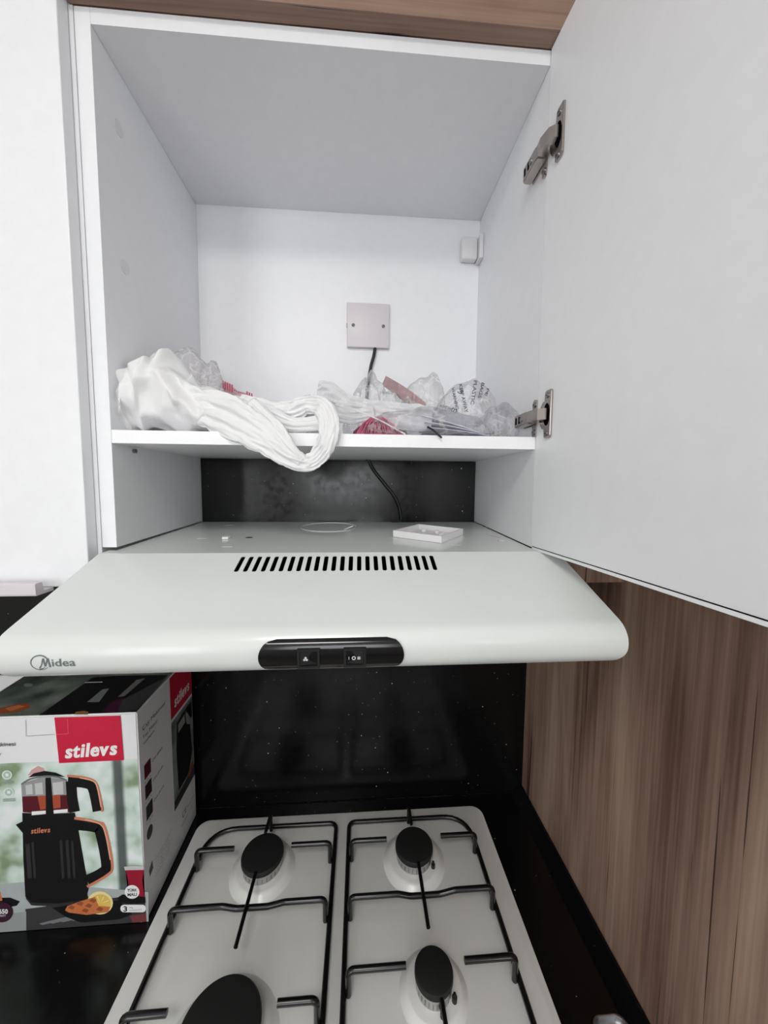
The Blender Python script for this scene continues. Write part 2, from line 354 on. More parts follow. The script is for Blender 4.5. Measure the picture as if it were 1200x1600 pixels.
# concealed hinges (two alike)
def hinge(zc, label):
    def q(y, z, x): return Vector((W-.0002-x, y, zc+z))
    hg = thing('cabinet_hinge', label, 'hinge', (W, -.27, zc), 'nickel hinges of the open door')
    # winged mounting plate on the cabinet side
    out = [(-.262, -.024), (-.2665, -.026), (-.272, -.024), (-.272, .024), (-.2665, .026), (-.262, .024), (-.261, .010), (-.234, .009), (-.234, -.009), (-.261, -.010)]
    fin('mounting_plate', plate(out, lambda u, v, h: q(u, v, .0003+h), .002), NICKEL, hg)
    for s in (-1, 1):
        sc = fin('screw', plate(circ(-.267, s*.0185, .0037), lambda u, v, h: q(u, v, .0024+h), .0014), STEEL, hg)
        fin('screw_slot', plate([(-.2685, s*.0185-.0005), (-.2655, s*.0185-.0005), (-.2655, s*.0185+.0005), (-.2685, s*.0185+.0005)], lambda u, v, h: q(u, v, .0038+h), .0002), DARKHOLE, sc)
    # arm
    a = bmesh.new(); prf = [(-.232, .003), (-.232, .013), (-.236, .017), (-.268, .0165), (-.274, .015), (-.274, .0026)]
    A = [a.verts.new(q(y, -.0085, x)) for y, x in prf]; B = [a.verts.new(q(y, .0085, x)) for y, x in prf]
    for k in range(6): a.faces.new((A[k], A[(k+1) % 6], B[(k+1) % 6], B[k]))
    a.faces.new(A); a.faces.new(B)
    bmesh.ops.bevel(a, geom=list(a.edges), offset=.0012, segments=2, affect='EDGES')
    arm = fin('arm', a, NICKEL, hg, 30)
    for y_ in (-.240, -.250):
        fin('adjusting_slot', plate(rrect(y_-.0035, y_+.0005, -.005, .005, .0015), lambda u, v, h: q(u, v, .0168+h), .0004), DARKHOLE, arm)
    fin('adjusting_screw', plate(circ(-.258, 0, .0035), lambda u, v, h: q(u, v, .0166+h), .0012), STEEL, arm)
    # link bridging to the cup in the door
    bm = bmesh.new(); prf = [(-.273, .006), (-.273, .0155), (-.283, .0165), (-.296, .013), (-.301, .007), (-.301, .003), (-.295, .003), (-.288, .008)]
    A = [bm.verts.new(q(y, -.0072, x)) for y, x in prf]; B = [bm.verts.new(q(y, .0072, x)) for y, x in prf]
    for k in range(len(prf)): bm.faces.new((A[k], A[(k+1) % len(prf)], B[(k+1) % len(prf)], B[k]))
    bm.faces.new(A); bm.faces.new(B); fin('link', bm, NICKEL, hg)
    # cup plate on the door face
    ucy = .0245
    out = []
    for k in range(13):
        an = math.radians(-60+120*k/12); out.append((ucy-.0155*math.cos(an), .0185*math.sin(an)/math.sin(math.radians(60))*.95))
    out = [(.0215, -.029), (.024, -.031), (.034, -.031), (.0365, -.029), (.0365, .029), (.034, .031), (.024, .031), (.0215, .029), (.0205, .018)] + [(a_, -c_) for a_, c_ in out] + [(.0205, -.018)]
    fin('cup_plate', plate(out, lambda u, v, h: dr(u, zc+v, .0003+h), .0018), NICKEL, hg)
    fin('plate_rim', dbox(.035, .0372, .002, .0036, zc-.028, zc+.028, .0006), NICKEL, hg)
    fin('cup_recess', plate(circ(.0262, 0, .0065, .0145), lambda u, v, h: dr(u, zc+v, .0022+h), .0003), DARKHOLE, hg)
    for s in (-1, 1):
        sc = fin('screw', plate(circ(.0262, s*.0245, .0032), lambda u, v, h: dr(u, zc+v, .0021+h), .0012), STEEL, hg)
        fin('screw_slot', plate([(.0245, zc+s*.0245-.0004), (.0279, zc+s*.0245-.0004), (.0279, zc+s*.0245+.0004), (.0245, zc+s*.0245+.0004)], lambda u, v, h: dr(u, v, .0033+h), .0002), DARKHOLE, sc)
hinge(.511, 'upper nickel hinge near the top of the open door')
hinge(.171, 'lower nickel hinge just above the shelf by the open door')
# hanging-bracket cover in the back corner
t = thing('bracket_cover', 'small white bracket cover in the upper rear corner of the cabinet', 'bracket', (.545, -.015, .535))
fin('cap', box(.5225, .5555, -.017, .0001, .534, .577, .004, 3), PLASTW, t, 40)
fin('side_flange', box(.556, .5638, -.027, .0001, .531, .577, .0015), PLASTW, t)
# ------------------------------------------------------------------ left neighbour wall unit
t = thing('wall_cabinet', 'closed white wall cabinet at the left edge', 'cabinet', (-.45, -.14, -.05))
fin('body', box(-.85, -.0188, -.2683, .0035, -.05, CE-.01, .0004), WHITE, t)
d = fin('door', box(-.62, -.0236, -.2862, -.2690, -.0545, CE-.03, .0012), WHITE, t)
def pull(x0, x1):
    pr = [(-.2866, -.0585), (-.2866, -.0545), (-.300, -.0545), (-.302, -.0435), (-.3105, -.0435), (-.3112, -.0445), (-.3112, -.0565), (-.3105, -.0585)]
    return extrude_x(pr, x0, x1)
fin('pull_profile', pull(-.5, -.0665), PLATEM, d)
# ------------------------------------------------------------------ cooker hood
HX0, HX1 = -.0085, .5905
CR, KN = (-.289, -.0118), (-.405, -.0590)               # crease and start of the rolled front, (y,z)
hood = thing('cooker_hood', 'white enamelled slim cooker hood under the open cabinet', 'cooker hood', (.292, -.25, -.11))
P1 = [CR, KN]
roll = []
ctrl = [KN, (-.4150, -.0640), (-.4222, -.0730), (-.4240, -.0835), (-.4215, -.0945), (-.4135, -.1030), (-.402, -.1062)]
roll = [(v.x, v.y) for v in spline([(a, c, 0) for a, c in ctrl], 5)]
front = [CR] + roll                                       # skin from crease to underside
# arc-length map of the outer skin
def skin(s):
    acc = 0
    for a, c in zip(front, front[1:]):
        l = math.hypot(c[0]-a[0], c[1]-a[1])
        if acc+l >= s or c == front[-1]:
            t_ = (s-acc)/l; n = (-(a[1]-c[1])/l, (a[0]-c[0])/l)
            ny, nz = -(c[1]-a[1])/l, (c[0]-a[0])/l
            if nz < 0 and ny > 0: ny, nz = -ny, -nz
            return (a[0]+(c[0]-a[0])*t_, a[1]+(c[1]-a[1])*t_), (c[1]-a[1])/l, -(c[0]-a[0])/l
        acc += l
def hs(x, s, h):                                          # x along hood, s down the skin from the crease, h off the skin
    (y, z), ny, nz = skin(s); return Vector((x, y+ny*h, z+nz*h))
SL = math.hypot(KN[0]-CR[0], KN[1]-CR[1])
# sloped sheet with real slots, made as a filled 2D curve with holes
cu = bpy.data.curves.new('slope', 'CURVE'); cu.dimensions = '2D'; cu.fill_mode = 'BOTH'; cu.extrude = .0005
def addsp(pts):
    s_ = cu.splines.new('POLY'); s_.points.add(len(pts)-1)
    for k, (a, c) in enumerate(pts): s_.points[k].co = (a, c, 0, 1)
    s_.use_cyclic_u = True
addsp([(HX0, 0), (HX1, 0), (HX1, SL), (HX0, SL)])
NS = 24; SX0, SX1 = .1722, .4135
for k in range(NS):
    xc = SX0+(SX1-SX0)*k/(NS-1); addsp(rrect(xc-.0027, xc+.0027, .0075, .0405, .0024, 4))
so = bpy.data.objects.new('slope', cu); C.objects.link(so); dg = bpy.context.evaluated_depsgraph_get(); dg.update()
me = bpy.data.meshes.new_from_object(so.evaluated_get(dg)); bpy.data.objects.remove(so)
for v in me.vertices: v.co = hs(v.co.x, v.co.y, -.0006+v.co.z)
link('slotted_panel', me, HOODM, hood)
# rear top, rolled front, ends, underside
ZR = 0.0
b = bmesh.new()
sec = roll + [(-.395, -.1068), (-.395, -.1048), (-.41, -.1035)]
inner = [(y*.994+.0, z) for y, z in []]
ins = lambda z: .011*max(0, (-.084-z)/.022)**2          # lower corners rounded at both ends
A = [b.verts.new((HX0+ins(z), y, z)) for y, z in roll]; B = [b.verts.new((HX1-ins(z), y, z)) for y, z in roll]
for k in range(len(roll)-1): b.faces.new((A[k], A[k+1], B[k+1], B[k]))
fin('rolled_front', b, HOODM, hood, 60)
endp = [CR] + roll + [(-.2695, -.107)] + [(-.2695, -.0113)]
for x in (HX0, HX1):
    b = bmesh.new(); b.faces.new([b.verts.new((x+(ins(z) if x < .2 else -ins(z))*(1 if y < -.3 else 0), y, z)) for y, z in endp]); fin('end_plate', b, HOODM, hood)
zt_ = lambda y: CR[1]+(y-CR[0])*(0-CR[1])/(YB-CR[0])
b = extrude_x([(CR[0], CR[1]), (-.2697, zt_(-.2697)), (-.2697, zt_(-.2697)-.001), (CR[0], CR[1]-.001)], HX0, HX1)
extrude_x([(-.2697, zt_(-.2697)), (YB-.0012, zt_(YB)), (YB-.0012, zt_(YB)-.001), (-.2697, zt_(-.2697)-.001)], .0008, W-.0008, b)
fin('top_plate', b, HOODM, hood)
b = box(HX0, HX1, YB-.0012-.001, YB-.0012, -.107, -.0105); fin('rear_plate', b, HOODM, hood)
fin('under_plate', box(HX0, HX1, -.400, YB-.0022, -.1075, -.1065), HOODM, hood)
fin('motor_housing', box(.06, .52, -.395, -.05, -.1, -.066), CAVITY, hood)
b = box(.15, .44, -.345, -.29, -.066, -.052); fin('slot_backing', b, CAVITY, hood)
f = fin('grease_filter', box(.06, .524, -.37, -.08, -.111, -.1076, .001), STEEL, hood)
fin('lamp_lens', box(.05, .12, -.395, -.375, -.112, -.1076, .002), PLASTW, hood)
# duct outlet rim pressed in the top plate
ring = [Vector((.262+.052*math.cos(2*math.pi*k/48), -.082+.052*math.sin(2*math.pi*k/48), 0)) for k in range(48)]
for v in ring: v.z = zt_(v.y)+.0004
fin('outlet_rim', tube(ring, .0009, 6, closed=True), HOODM, hood, 180)
def on_top(x, y, h=0): return Vector((x, y, zt_(y)+h))
for x, y, a in ((.135, -.25, .0), (.46, -.245, .1), (.075, -.19, .05), (.488, -.09, 0), (.07, -.06, .1)):  # raised press marks
    pr = rrect(-.011, .011, -.0025, .0025, .002, 3)
    fin('pressed_tab', plate(pr, lambda u, v, h: on_top(x+u*math.cos(a)*.7, y+v*.8+u*math.sin(a)*.7, .0001+h), .0003), HOODM, hood)
fin('screw_hole', plate(circ(.145, -.185, .006, .004, 10), lambda u, v, h: on_top(u, v, .0001+h), .0002), DARKHOLE, hood)
fin('notch', plate(rrect(.30+.085, .30+.135, YB-.006, YB-.0014, .001, 2), lambda u, v, h: on_top(u, v, .0001+h), .0002), DARKHOLE, hood)
# control panel follows the rolled front
def zs(z):                                                # arc length at which the roll reaches height z
    s = SL
    while s < SL+.08:
        if skin(s)[0][1] <= z: return s
        s += .0004
    return s
s0, s1 = zs(-.0695), zs(-.0995)
b = bmesh.new(); poly = rrect(.2255, .3625, s0, s1, (s1-s0)/2-.0003, 10)
nx, nyy = 60, 14; rr_ = (s1-s0)/2; cx0, cx1, sm = .2255+rr_, .3625-rr_, (s0+s1)/2
rows = []
for j in range(nyy+1):
    s = s0+(s1-s0)*j/nyy; e = math.sqrt(max(0, rr_**2-(s-sm)**2)); rows.append([(cx0-e)+((cx1+e)-(cx0-e))*i/nx for i in range(nx+1)])
G = []
for j in range(nyy+1):
    s = s0+(s1-s0)*j/nyy; G.append([b.verts.new(hs(x, s, .0022*(1-(abs(s-sm)/rr_)**6)+.0004)) for x in rows[j]])
for j in range(nyy):
    for i in range(nx):
        vs = [G[j][i], G[j][i+1], G[j+1][i+1], G[j+1][i]]
        b.faces.new(vs)
bmesh.ops.remove_doubles(b, verts=b.verts, dist=1e-5)
cp = fin('control_panel', b, BLACKP, hood, 180)
def switch(xc, on_):
    sc = zs(-.0855); hw_, hh = .0105, .0095
    def q(u, v, h):                                       # flat frame of the switch, tangent to the roll
        (y, z), ny, nz = skin(sc); ty, tz = -nz, ny
        return Vector((xc+u, y+ny*(h+.0012)-ty*v*-1*0+(-tz*0)+(-nz)*(-v), z+nz*(h+.0012)+(ny)*(-v)))
    b = bmesh.new()
    for a in ((-hw_, -hw_+.0022, -hh, hh), (hw_-.0022, hw_, -hh, hh), (-hw_+.0022, hw_-.0022, hh-.0022, hh), (-hw_+.0022, hw_-.0022, -hh, -hh+.0022)):
        plate([(a[0], a[2]), (a[1], a[2]), (a[1], a[3]), (a[0], a[3])], lambda u, v, h: q(u, v, h), .0032, b)
    sw = fin('switch_frame', b, BLACKM, hood)
    b = bmesh.new()
    k = 1 if on_ else -1
    pr = [(-hw_+.0026, .0018+k*.0012), (0, .0014), (hw_-.0026, .0018-k*.0012), (hw_-.0026, 0), (-hw_+.0026, 0)]
    A = [b.verts.new(q(u, -hh+.0028, h)) for u, h in pr]; B = [b.verts.new(q(u, hh-.0028, h)) for u, h in pr]
    for i in range(5): b.faces.new((A[i], A[(i+1) % 5], B[(i+1) % 5], B[i]))
    b.faces.new(A); b.faces.new(B)
    fin('rocker', b, BLACKM, sw)
    return sw, (lambda u, v, h: q(u, v, .0033+h))
INK = mat('pale_print', (205, 205, 205), .5)
s1_, q1 = switch(.2722, True)
# fan symbol: three petals
b = bmesh.new()
for k in range(3):
    a = math.radians(90+120*k); plate([(-.0028+.0002+.0024*math.cos(a)*.55+.0011*math.cos(t_), .0+.0024*math.sin(a)*.55+.0011*math.sin(t_)) for t_ in [2*math.pi*i/10 for i in range(10)]], lambda u, v, h: q1(u, v, h), .0002, b)
fin('fan_symbol', b, INK, s1_)
s2_, q2 = switch(.3155, False)
b = bmesh.new()
plate([(-.0058, -.0015), (-.0053, -.0015), (-.0053, .0015), (-.0058, .0015)], q2, .0002, b)
for k in range(16):
    a0, a1 = 2*math.pi*k/16, 2*math.pi*(k+1)/16
    plate([(-.001+r*math.cos(a), r*math.sin(a)) for r, a in ((.0011, a0), (.0019, a0), (.0019, a1), (.0011, a1))], q2, .0002, b)
for k in range(3): plate([(.0025, -.0014+k*.001), (.0052, -.0014+k*.001), (.0052, -.0007+k*.001), (.0025, -.0007+k*.001)], q2, .0002, b)
fin('speed_symbol', b, INK, s2_)
# maker's mark on the rolled front
lm = px(83, 1035, 1, -.4235); ls = zs(lm.z); lx = lm.x
def lg(u, v, h): return hs(lx+u, ls-v, .0002+h)
letters('maker_name', 'idea', .012, lg, GREYINK, hood, bold=.0001, fit=(-.0005, .0195, -.0032, .0040), spacing=1.02)
b = bmesh.new()
for k in range(40):                                       # open swoosh ring, thick above and thin below
    a0, a1 = math.radians(20+300*k/40), math.radians(20+300*(k+1)/40)
    def th_(a): return .0004+.0007*max(0, math.sin(a))**1.0
    pts = [(-.0108+r*math.cos(a)*1.12, .0002+r*math.sin(a)) for r, a in ((.0066, a0), (.0066+th_(a0), a0), (.0066+th_(a1), a1), (.0066, a1))]
    plate(pts, lg, .0003, b)
for pl in ([(-.0108, -.0040), (-.0100, -.0045), (-.0078, -.001), (-.0066, .0040), (-.0074, .0036), (-.0086, -.0012)],
           [(-.0074, .0040), (-.0060, .0040), (-.0052, -.0026), (-.0062, -.0026)],
           [(-.0062, -.0026), (-.0050, -.0026), (-.0026, .0038), (-.0038, .0038)],
           [(-.0038, .0040), (-.0024, .0040), (-.0012, -.0034), (-.0028, -.0034)],
           [(-.0118, -.0054), (-.0105, -.0061), (-.0072, -.0045), (-.0058, -.0026), (-.0072, -.0040)]):
    plate([(-.0062+(a_+.0062)*1.12-.0010, c_*1.15) for a_, c_ in pl], lg, .0003, b)
fin('maker_emblem', b, GREYINK, hood)
# ------------------------------------------------------------------ small things on the hood and in the cabinet
t = thing('pattress_frame', 'square white plastic socket frame lying on the hood', 'frame', (.436, -.158, zt_(-.158)))
ca = [px(614, 840, 2, -.005), px(688, 850, 2, -.007), px(723, 834, 2, -.0045), px(655, 823, 2, -.003)]
ctr = sum(ca, Vector())/4; ex = (ca[1]-ca[0]).normalized(); ex.z = 0; ex.normalize(); ey = Vector((-ex.y, ex.x, 0))
def fr(u, v, h): 
    p_ = ctr+ex*u+ey*v; return Vector((p_.x, p_.y, zt_(p_.y)+.0005+h))
hs_ = .043
for a in ((-hs_, hs_, -hs_, -hs_+.0025), (-hs_, hs_, hs_-.0025, hs_), (-hs_, -hs_+.0025, -hs_+.0025, hs_-.0025), (hs_-.0025, hs_, -hs_+.0025, hs_-.0025)):
    fin('rim_wall', plate([(a[0], a[2]), (a[1], a[2]), (a[1], a[3]), (a[0], a[3])], fr, .0105), PLASTW, t)
fin('base', plate([(-hs_+.0026, -hs_+.0026), (hs_-.0026, -hs_+.0026), (hs_-.0026, hs_-.0026), (-hs_+.0026, hs_-.0026)], fr, .002), PLASTW, t)
for u, v in ((-.02, .02), (.006, .018), (.024, -.002)):
    fin('screw_boss', lathe([(0, .0075), (.003, .0075), (.0042, .0065), (.0042, .0021)], 0, 0, 12), PLASTW, t).location += fr(u, v, 0)
def chip(name, label, u, v, l, wd, ang, h=.0012, m=PLASTW, cat='scrap', tilt=0):
    p_ = px(u, v, 2, -.006); p_ = px(u, v, 2, zt_(p_.y))
    def q(a, c, hh): return Vector((p_.x+a*math.cos(ang)-c*math.sin(ang), p_.y+a*math.sin(ang)+c*math.cos(ang), zt_(p_.y+a*math.sin(ang)+c*math.cos(ang))+.0004+hh+max(0, (a+l/2))*tilt))
    return tag(fin(name, plate([(-l/2, -wd/2), (l*.2, -wd*.6), (l/2, wd*.1), (l*.1, wd/2), (-l/2, wd*.3)], q, h), m), label, cat)
chip('plastic_scrap', 'tiny white plastic scrap beside a dark hole on the hood top, left', 354, 842, .012, .012, .3, .003)
chip('plastic_scrap', 'thin white plastic sliver tilted up in the middle of the hood top', 545, 828, .016, .007, -.5, .0015, tilt=.45)
chip('paper_scrap', 'flat grey paper scrap right of the socket frame', 775, 837, .018, .03, .2, .0003, PLATEM)
chip('paper_scrap', 'pale flat flake at the far right front of the hood top', 783, 846, .01, .012, 0, .0004)
# blank cover plate with cable outlet
t = thing('cover_plate', 'square ivory electrical cover plate on the cabinet back', 'electrical plate', (.336, 0, .4))
b = box(.2925, .3785, -.0085, -.0002, .357, .444, .0016, 3); pl_ = fin('plate', b, PLATEM, t, 40)
for u, v in ((552, 508), (599, 510)):
    q_ = px(u, v, 1, -.0085)
    sc = fin('screw', plate(circ(q_.x, q_.z, .0036), lambda a, c, h: Vector((a, -.0086-h, c)), .0006), mat('dull_zinc', (128, 126, 126), .5), t)
    fin('screw_slot', plate([(q_.x-.0022, q_.z-.0016), (q_.x-.0016, q_.z-.0022), (q_.x+.0022, q_.z+.0016), (q_.x+.0016, q_.z+.0022)], lambda a, c, h: Vector((a, -.0093-h, c)), .0002), DARKHOLE, sc)
fin('side_notch', box(.2917, .2930, -.006, -.002, .396, .404), DARKHOLE, t)
path = [px(586, 543, 1, -.005), px(584, 556, 1, -.007), px(579, 575, 1, -.007), px(574, 610, 1, -.006), px(571, 660, 1, -.005), px(570, 690, 1, -.006)]
path[-1].z = ZST+.001
tag(fin('power_cable', tube(spline(path, 6), .0032, 10), CABLE, None, 180), 'black cable running from the ivory plate down behind the clear bags', 'cable')
path = [px(571, 706, 1, -.022), px(575, 716, 1, -.022), px(583, 733, 1, -.024), px(602, 757, 1, -.026), px(618, 778, 1, -.026), px(625, 797, 1, -.024), px(627, 814, 1, -.022)]
path[0].z = ZSB-.0005; path[-1].z = max(path[-1].z, .0035)
tag(fin('hood_cable', tube(spline(path, 6), .0034, 10), CABLE, None, 180), 'black hood lead hanging below the shelf against black granite', 'cable')
# ------------------------------------------------------------------ bags and papers on the shelf
def film(name, col, clear, rough=.2, transl=.5, spec=.7, crease=.5, bscale=55, lines=.5, lscale=38):
    """thin plastic film: clear share lets light through, crease lines are whitened by folding, with their highlights painted in"""
    m = bpy.data.materials.new(name); m.use_nodes = True; nt = m.node_tree; L = nt.links.new
    nt.nodes.remove(nt.nodes['Principled BSDF']); out = nt.nodes['Material Output']
    tc = nt.nodes.new('ShaderNodeTexCoord')
    n = nt.nodes.new('ShaderNodeTexNoise'); n.inputs['Scale'].default_value = bscale; n.inputs['Detail'].default_value = 4; n.inputs['Distortion'].default_value = .8
    L(tc.outputs['Object'], n.inputs['Vector'])
    bp = nt.nodes.new('ShaderNodeBump'); bp.inputs['Strength'].default_value = crease; bp.inputs['Distance'].default_value = .003; L(n.outputs[0], bp.inputs['Height'])
    df = nt.nodes.new('ShaderNodeBsdfDiffuse'); df.inputs[0].default_value = sr(col); L(bp.outputs[0], df.inputs['Normal'])
    tl = nt.nodes.new('ShaderNodeBsdfTranslucent'); tl.inputs[0].default_value = sr(col); L(bp.outputs[0], tl.inputs['Normal'])
    m1 = nt.nodes.new('ShaderNodeMixShader'); m1.inputs[0].default_value = transl; L(df.outputs[0], m1.inputs[1]); L(tl.outputs[0], m1.inputs[2])
    cur = m1.outputs[0]
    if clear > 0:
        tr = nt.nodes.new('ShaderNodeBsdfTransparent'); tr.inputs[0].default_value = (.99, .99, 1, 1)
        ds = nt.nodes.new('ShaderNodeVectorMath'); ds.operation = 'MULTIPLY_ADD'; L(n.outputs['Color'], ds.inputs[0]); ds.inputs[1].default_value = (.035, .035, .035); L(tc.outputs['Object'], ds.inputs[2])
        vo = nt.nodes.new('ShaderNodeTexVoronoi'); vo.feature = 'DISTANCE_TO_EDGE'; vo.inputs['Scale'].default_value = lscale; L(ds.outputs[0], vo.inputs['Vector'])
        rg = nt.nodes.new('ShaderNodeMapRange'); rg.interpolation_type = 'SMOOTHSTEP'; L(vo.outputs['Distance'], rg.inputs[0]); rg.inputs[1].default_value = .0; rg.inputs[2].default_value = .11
        rg.inputs[3].default_value = max(0, clear-lines); rg.inputs[4].default_value = clear  # whiter lines along creases also paint in the highlights on folds
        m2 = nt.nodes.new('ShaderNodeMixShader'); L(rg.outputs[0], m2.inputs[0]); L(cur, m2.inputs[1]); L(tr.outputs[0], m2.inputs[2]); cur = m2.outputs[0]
    gl = nt.nodes.new('ShaderNodeBsdfGlossy'); gl.inputs['Roughness'].default_value = rough; L(bp.outputs[0], gl.inputs['Normal'])
    fz = nt.nodes.new('ShaderNodeFresnel'); fz.inputs[0].default_value = 1.4; L(bp.outputs[0], fz.inputs['Normal'])
    mu = nt.nodes.new('ShaderNodeMath'); mu.operation = 'MULTIPLY'; mu.inputs[1].default_value = spec; L(fz.outputs[0], mu.inputs[0])
    m3 = nt.nodes.new('ShaderNodeMixShader'); L(mu.outputs[0], m3.inputs[0]); L(cur, m3.inputs[1]); L(gl.outputs[0], m3.inputs[2])
    L(m3.outputs[0], out.inputs[0])
    return m
BAGW = film('white_bag_film', (243, 243, 244), 0, .25, .12, .6, .35, 45)
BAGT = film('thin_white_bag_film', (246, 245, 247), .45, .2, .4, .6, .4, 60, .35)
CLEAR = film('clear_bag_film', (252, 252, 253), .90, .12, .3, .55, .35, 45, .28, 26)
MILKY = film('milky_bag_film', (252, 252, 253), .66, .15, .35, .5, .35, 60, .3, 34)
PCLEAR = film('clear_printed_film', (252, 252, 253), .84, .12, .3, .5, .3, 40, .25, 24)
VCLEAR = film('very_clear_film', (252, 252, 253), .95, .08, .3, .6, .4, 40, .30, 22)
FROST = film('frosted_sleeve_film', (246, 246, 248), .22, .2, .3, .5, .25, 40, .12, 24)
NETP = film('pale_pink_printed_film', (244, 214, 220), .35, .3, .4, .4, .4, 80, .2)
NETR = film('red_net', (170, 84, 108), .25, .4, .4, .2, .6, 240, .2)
PAPER = mat('white_leaflet_paper', (236, 236, 242), .6, var=.02)
PAPERL = mat('lilac_leaflet_paper', (226, 226, 240), .6, var=.02)
def crease(p_, sc, seed):
    q = Vector((p_.x*sc+seed*3.1, p_.y*sc+seed*1.7, p_.z*sc-seed))
    d, _ = noise.voronoi(q); return (d[1]-d[0])
def lump(name, st, m, parent=None, ns=18, nr=14, amp=.006, seed=1, zb=ZST+.0008, p=2.2, cuts=3, smooth=2, fine=.0012, fsc=60):
    """closed crumpled heap of creased facets: stations (x, ztop, yfront, yback)"""
    rnd = random.Random(seed); bm = bmesh.new()
    P = spline([(s[0], s[1], s[2]) for s in st], 12); Q = spline([(s[3], 0, 0) for s in st], 12)
    N = len(P); V = []
    for i in range(ns):
        f_ = i*(N-1)/(ns-1)+(rnd.uniform(-.3, .3)*(N-1)/(ns-1) if 0 < i < ns-1 else 0); j = min(int(f_), N-2)
        a = P[j].lerp(P[j+1], f_-j); c = Q[j].lerp(Q[j+1], f_-j); x, zt, yf, yb = a.x, a.y, a.z, c.x
        e = min(1, min(f_, N-1-f_)/(N*.08)); e = max(.3, e)
        cy, hw_ = (yf+yb)/2, (yb-yf)/2*e; z0 = zb
        ring = []
        for k in range(nr):
            t_ = 2*math.pi*(k+rnd.uniform(-.28, .28))/nr+.4*i/ns; c_, s_ = math.cos(t_), math.sin(t_)
            yy = cy+hw_*math.copysign(abs(c_)**(2/p), c_); zz = z0+(zt-z0)*(.5+.5*math.copysign(abs(s_)**(2/p), s_))
            q = Vector((x, yy, zz)); o_ = q-Vector((x, cy, (z0+zt)/2)); o_ = o_.normalized() if o_.length > 1e-6 else Vector((0, 0, 1))
            q = q+o_*rnd.uniform(-1, .55)*amp+Vector((rnd.uniform(-.5, .5)*amp, 0, 0))
            q.z = max(q.z, zb); ring.append(bm.verts.new(q))
        V.append(ring)
    for i in range(ns-1):
        for k in range(nr):
            a, b_, c, d_ = V[i][k], V[i][(k+1) % nr], V[i+1][(k+1) % nr], V[i+1][k]
            if rnd.random() < .5: bm.faces.new((a, b_, c)); bm.faces.new((a, c, d_))
            else: bm.faces.new((a, b_, d_)); bm.faces.new((b_, c, d_))
    bm.faces.new(V[0][::-1]); bm.faces.new(V[-1])
    bmesh.ops.triangulate(bm, faces=[f_ for f_ in bm.faces if len(f_.verts) > 4])
    bmesh.ops.subdivide_edges(bm, edges=list(bm.edges), cuts=cuts, use_grid_fill=True)
    for _ in range(smooth): bmesh.ops.smooth_vert(bm, verts=list(bm.verts), factor=.5, use_axis_x=True, use_axis_y=True, use_axis_z=True)
    bm.normal_update()
    for v in bm.verts:
        d_ = fine*((crease(v.co, fsc, seed)-.3)*1.3+noise.noise(v.co*fsc*.5))
        v.co = v.co+v.normal*d_
        if v.co.z < zb and v.co.y > -D-.002: v.co.z = zb
    return fin(name, bm, m, parent, 180)
def ribbon(name, ctrl, m, parent=None, nr=64, n=12, pleat=3.2, pa=1.0, th=.007, seed=1, amp=.001, zmin=None):
    """gathered film: flattened tube with wandering lengthwise creases; control (x,y,z,width[,thickness])"""
    P = spline([c[:3] for c in ctrl], n); Wd = spline([(c[3], c[4] if len(c) > 4 else th, 0) for c in ctrl], n)
    bm = bmesh.new(); V = []
    def ridge(a, c): return 1-2*abs(noise.noise(Vector((a, c, seed*3.7))))
    for i, q in enumerate(P):
        t_ = (P[min(i+1, len(P)-1)]-P[max(i-1, 0)]).normalized()
        wv = t_.cross(Vector((0, 1, 0))); wv = wv.normalized() if wv.length > .1 else Vector((0, 0, 1)); dv = wv.cross(t_).normalized()
        w2, h2 = Wd[i].x/2, Wd[i].y
        ring = []; s_i = i*.055
        for k in range(nr):
            a = 2*math.pi*k/nr; c_, s_ = math.cos(a), math.sin(a); sg = 7 if s_ > 0 else 0
            fold = .55+pa*(.55*ridge(c_*pleat+sg, s_i)+.28*ridge(c_*pleat*2.7+sg+11, s_i*1.6)-.2)
            edge = 1+.12*noise.noise(Vector((s_i*3, seed, c_)))+.05*noise.noise(Vector((s_i*9, c_*2, seed)))
            v_ = q+wv*w2*c_*edge+dv*h2*math.copysign(abs(s_)**.6, s_)*max(.12, fold)
            v_ = v_+dv*amp*(crease(v_, 70, seed)-.3)
            if zmin is not None and v_.z < zmin and v_.y > -D-.001: v_.z = zmin
            ring.append(bm.verts.new(v_))
        V.append(ring)
    for A, B in zip(V, V[1:]):
        for k in range(nr): bm.faces.new((A[k], A[(k+1) % nr], B[(k+1) % nr], B[k]))
    bm.faces.new(V[0][::-1]); bm.faces.new(V[-1])
    return fin(name, bm, m, parent, 180)
def S_(u, v, y, yf, yb, zb=None):          # station of a heap whose outline passes photo point (u,v) at depth y
    q = px(u, v, 1, y); return (q.x, q.z, yf, yb) + ((zb,) if zb is not None else ())
def R_(u, v, y, wd, th=.007):
    q = px(u, v, 1, y); return (q.x, q.y, q.z, wd, th)
wb = thing('carrier_bag', 'crumpled white plastic carrier bag with handle hanging over the shelf', 'plastic bag', (.1, -.2, ZST))
lump('bag_body', [S_(188, 652, -.235, -.25, -.21), S_(202, 592, -.215, -.258, -.165), S_(220, 570, -.205, -.262, -.15), S_(240, 560, -.2, -.264, -.14), S_(262, 549, -.2, -.264, -.135), S_(283, 566, -.2, -.264, -.14),
     S_(308, 590, -.205, -.264, -.145), S_(335, 610, -.21, -.264, -.155), S_(360, 618, -.21, -.264, -.16), S_(395, 630, -.21, -.262, -.17), S_(425, 645, -.22, -.258, -.19)], BAGW, wb, ns=17, nr=15, amp=.012, seed=6, cuts=5, smooth=4, fine=.002, fsc=38)
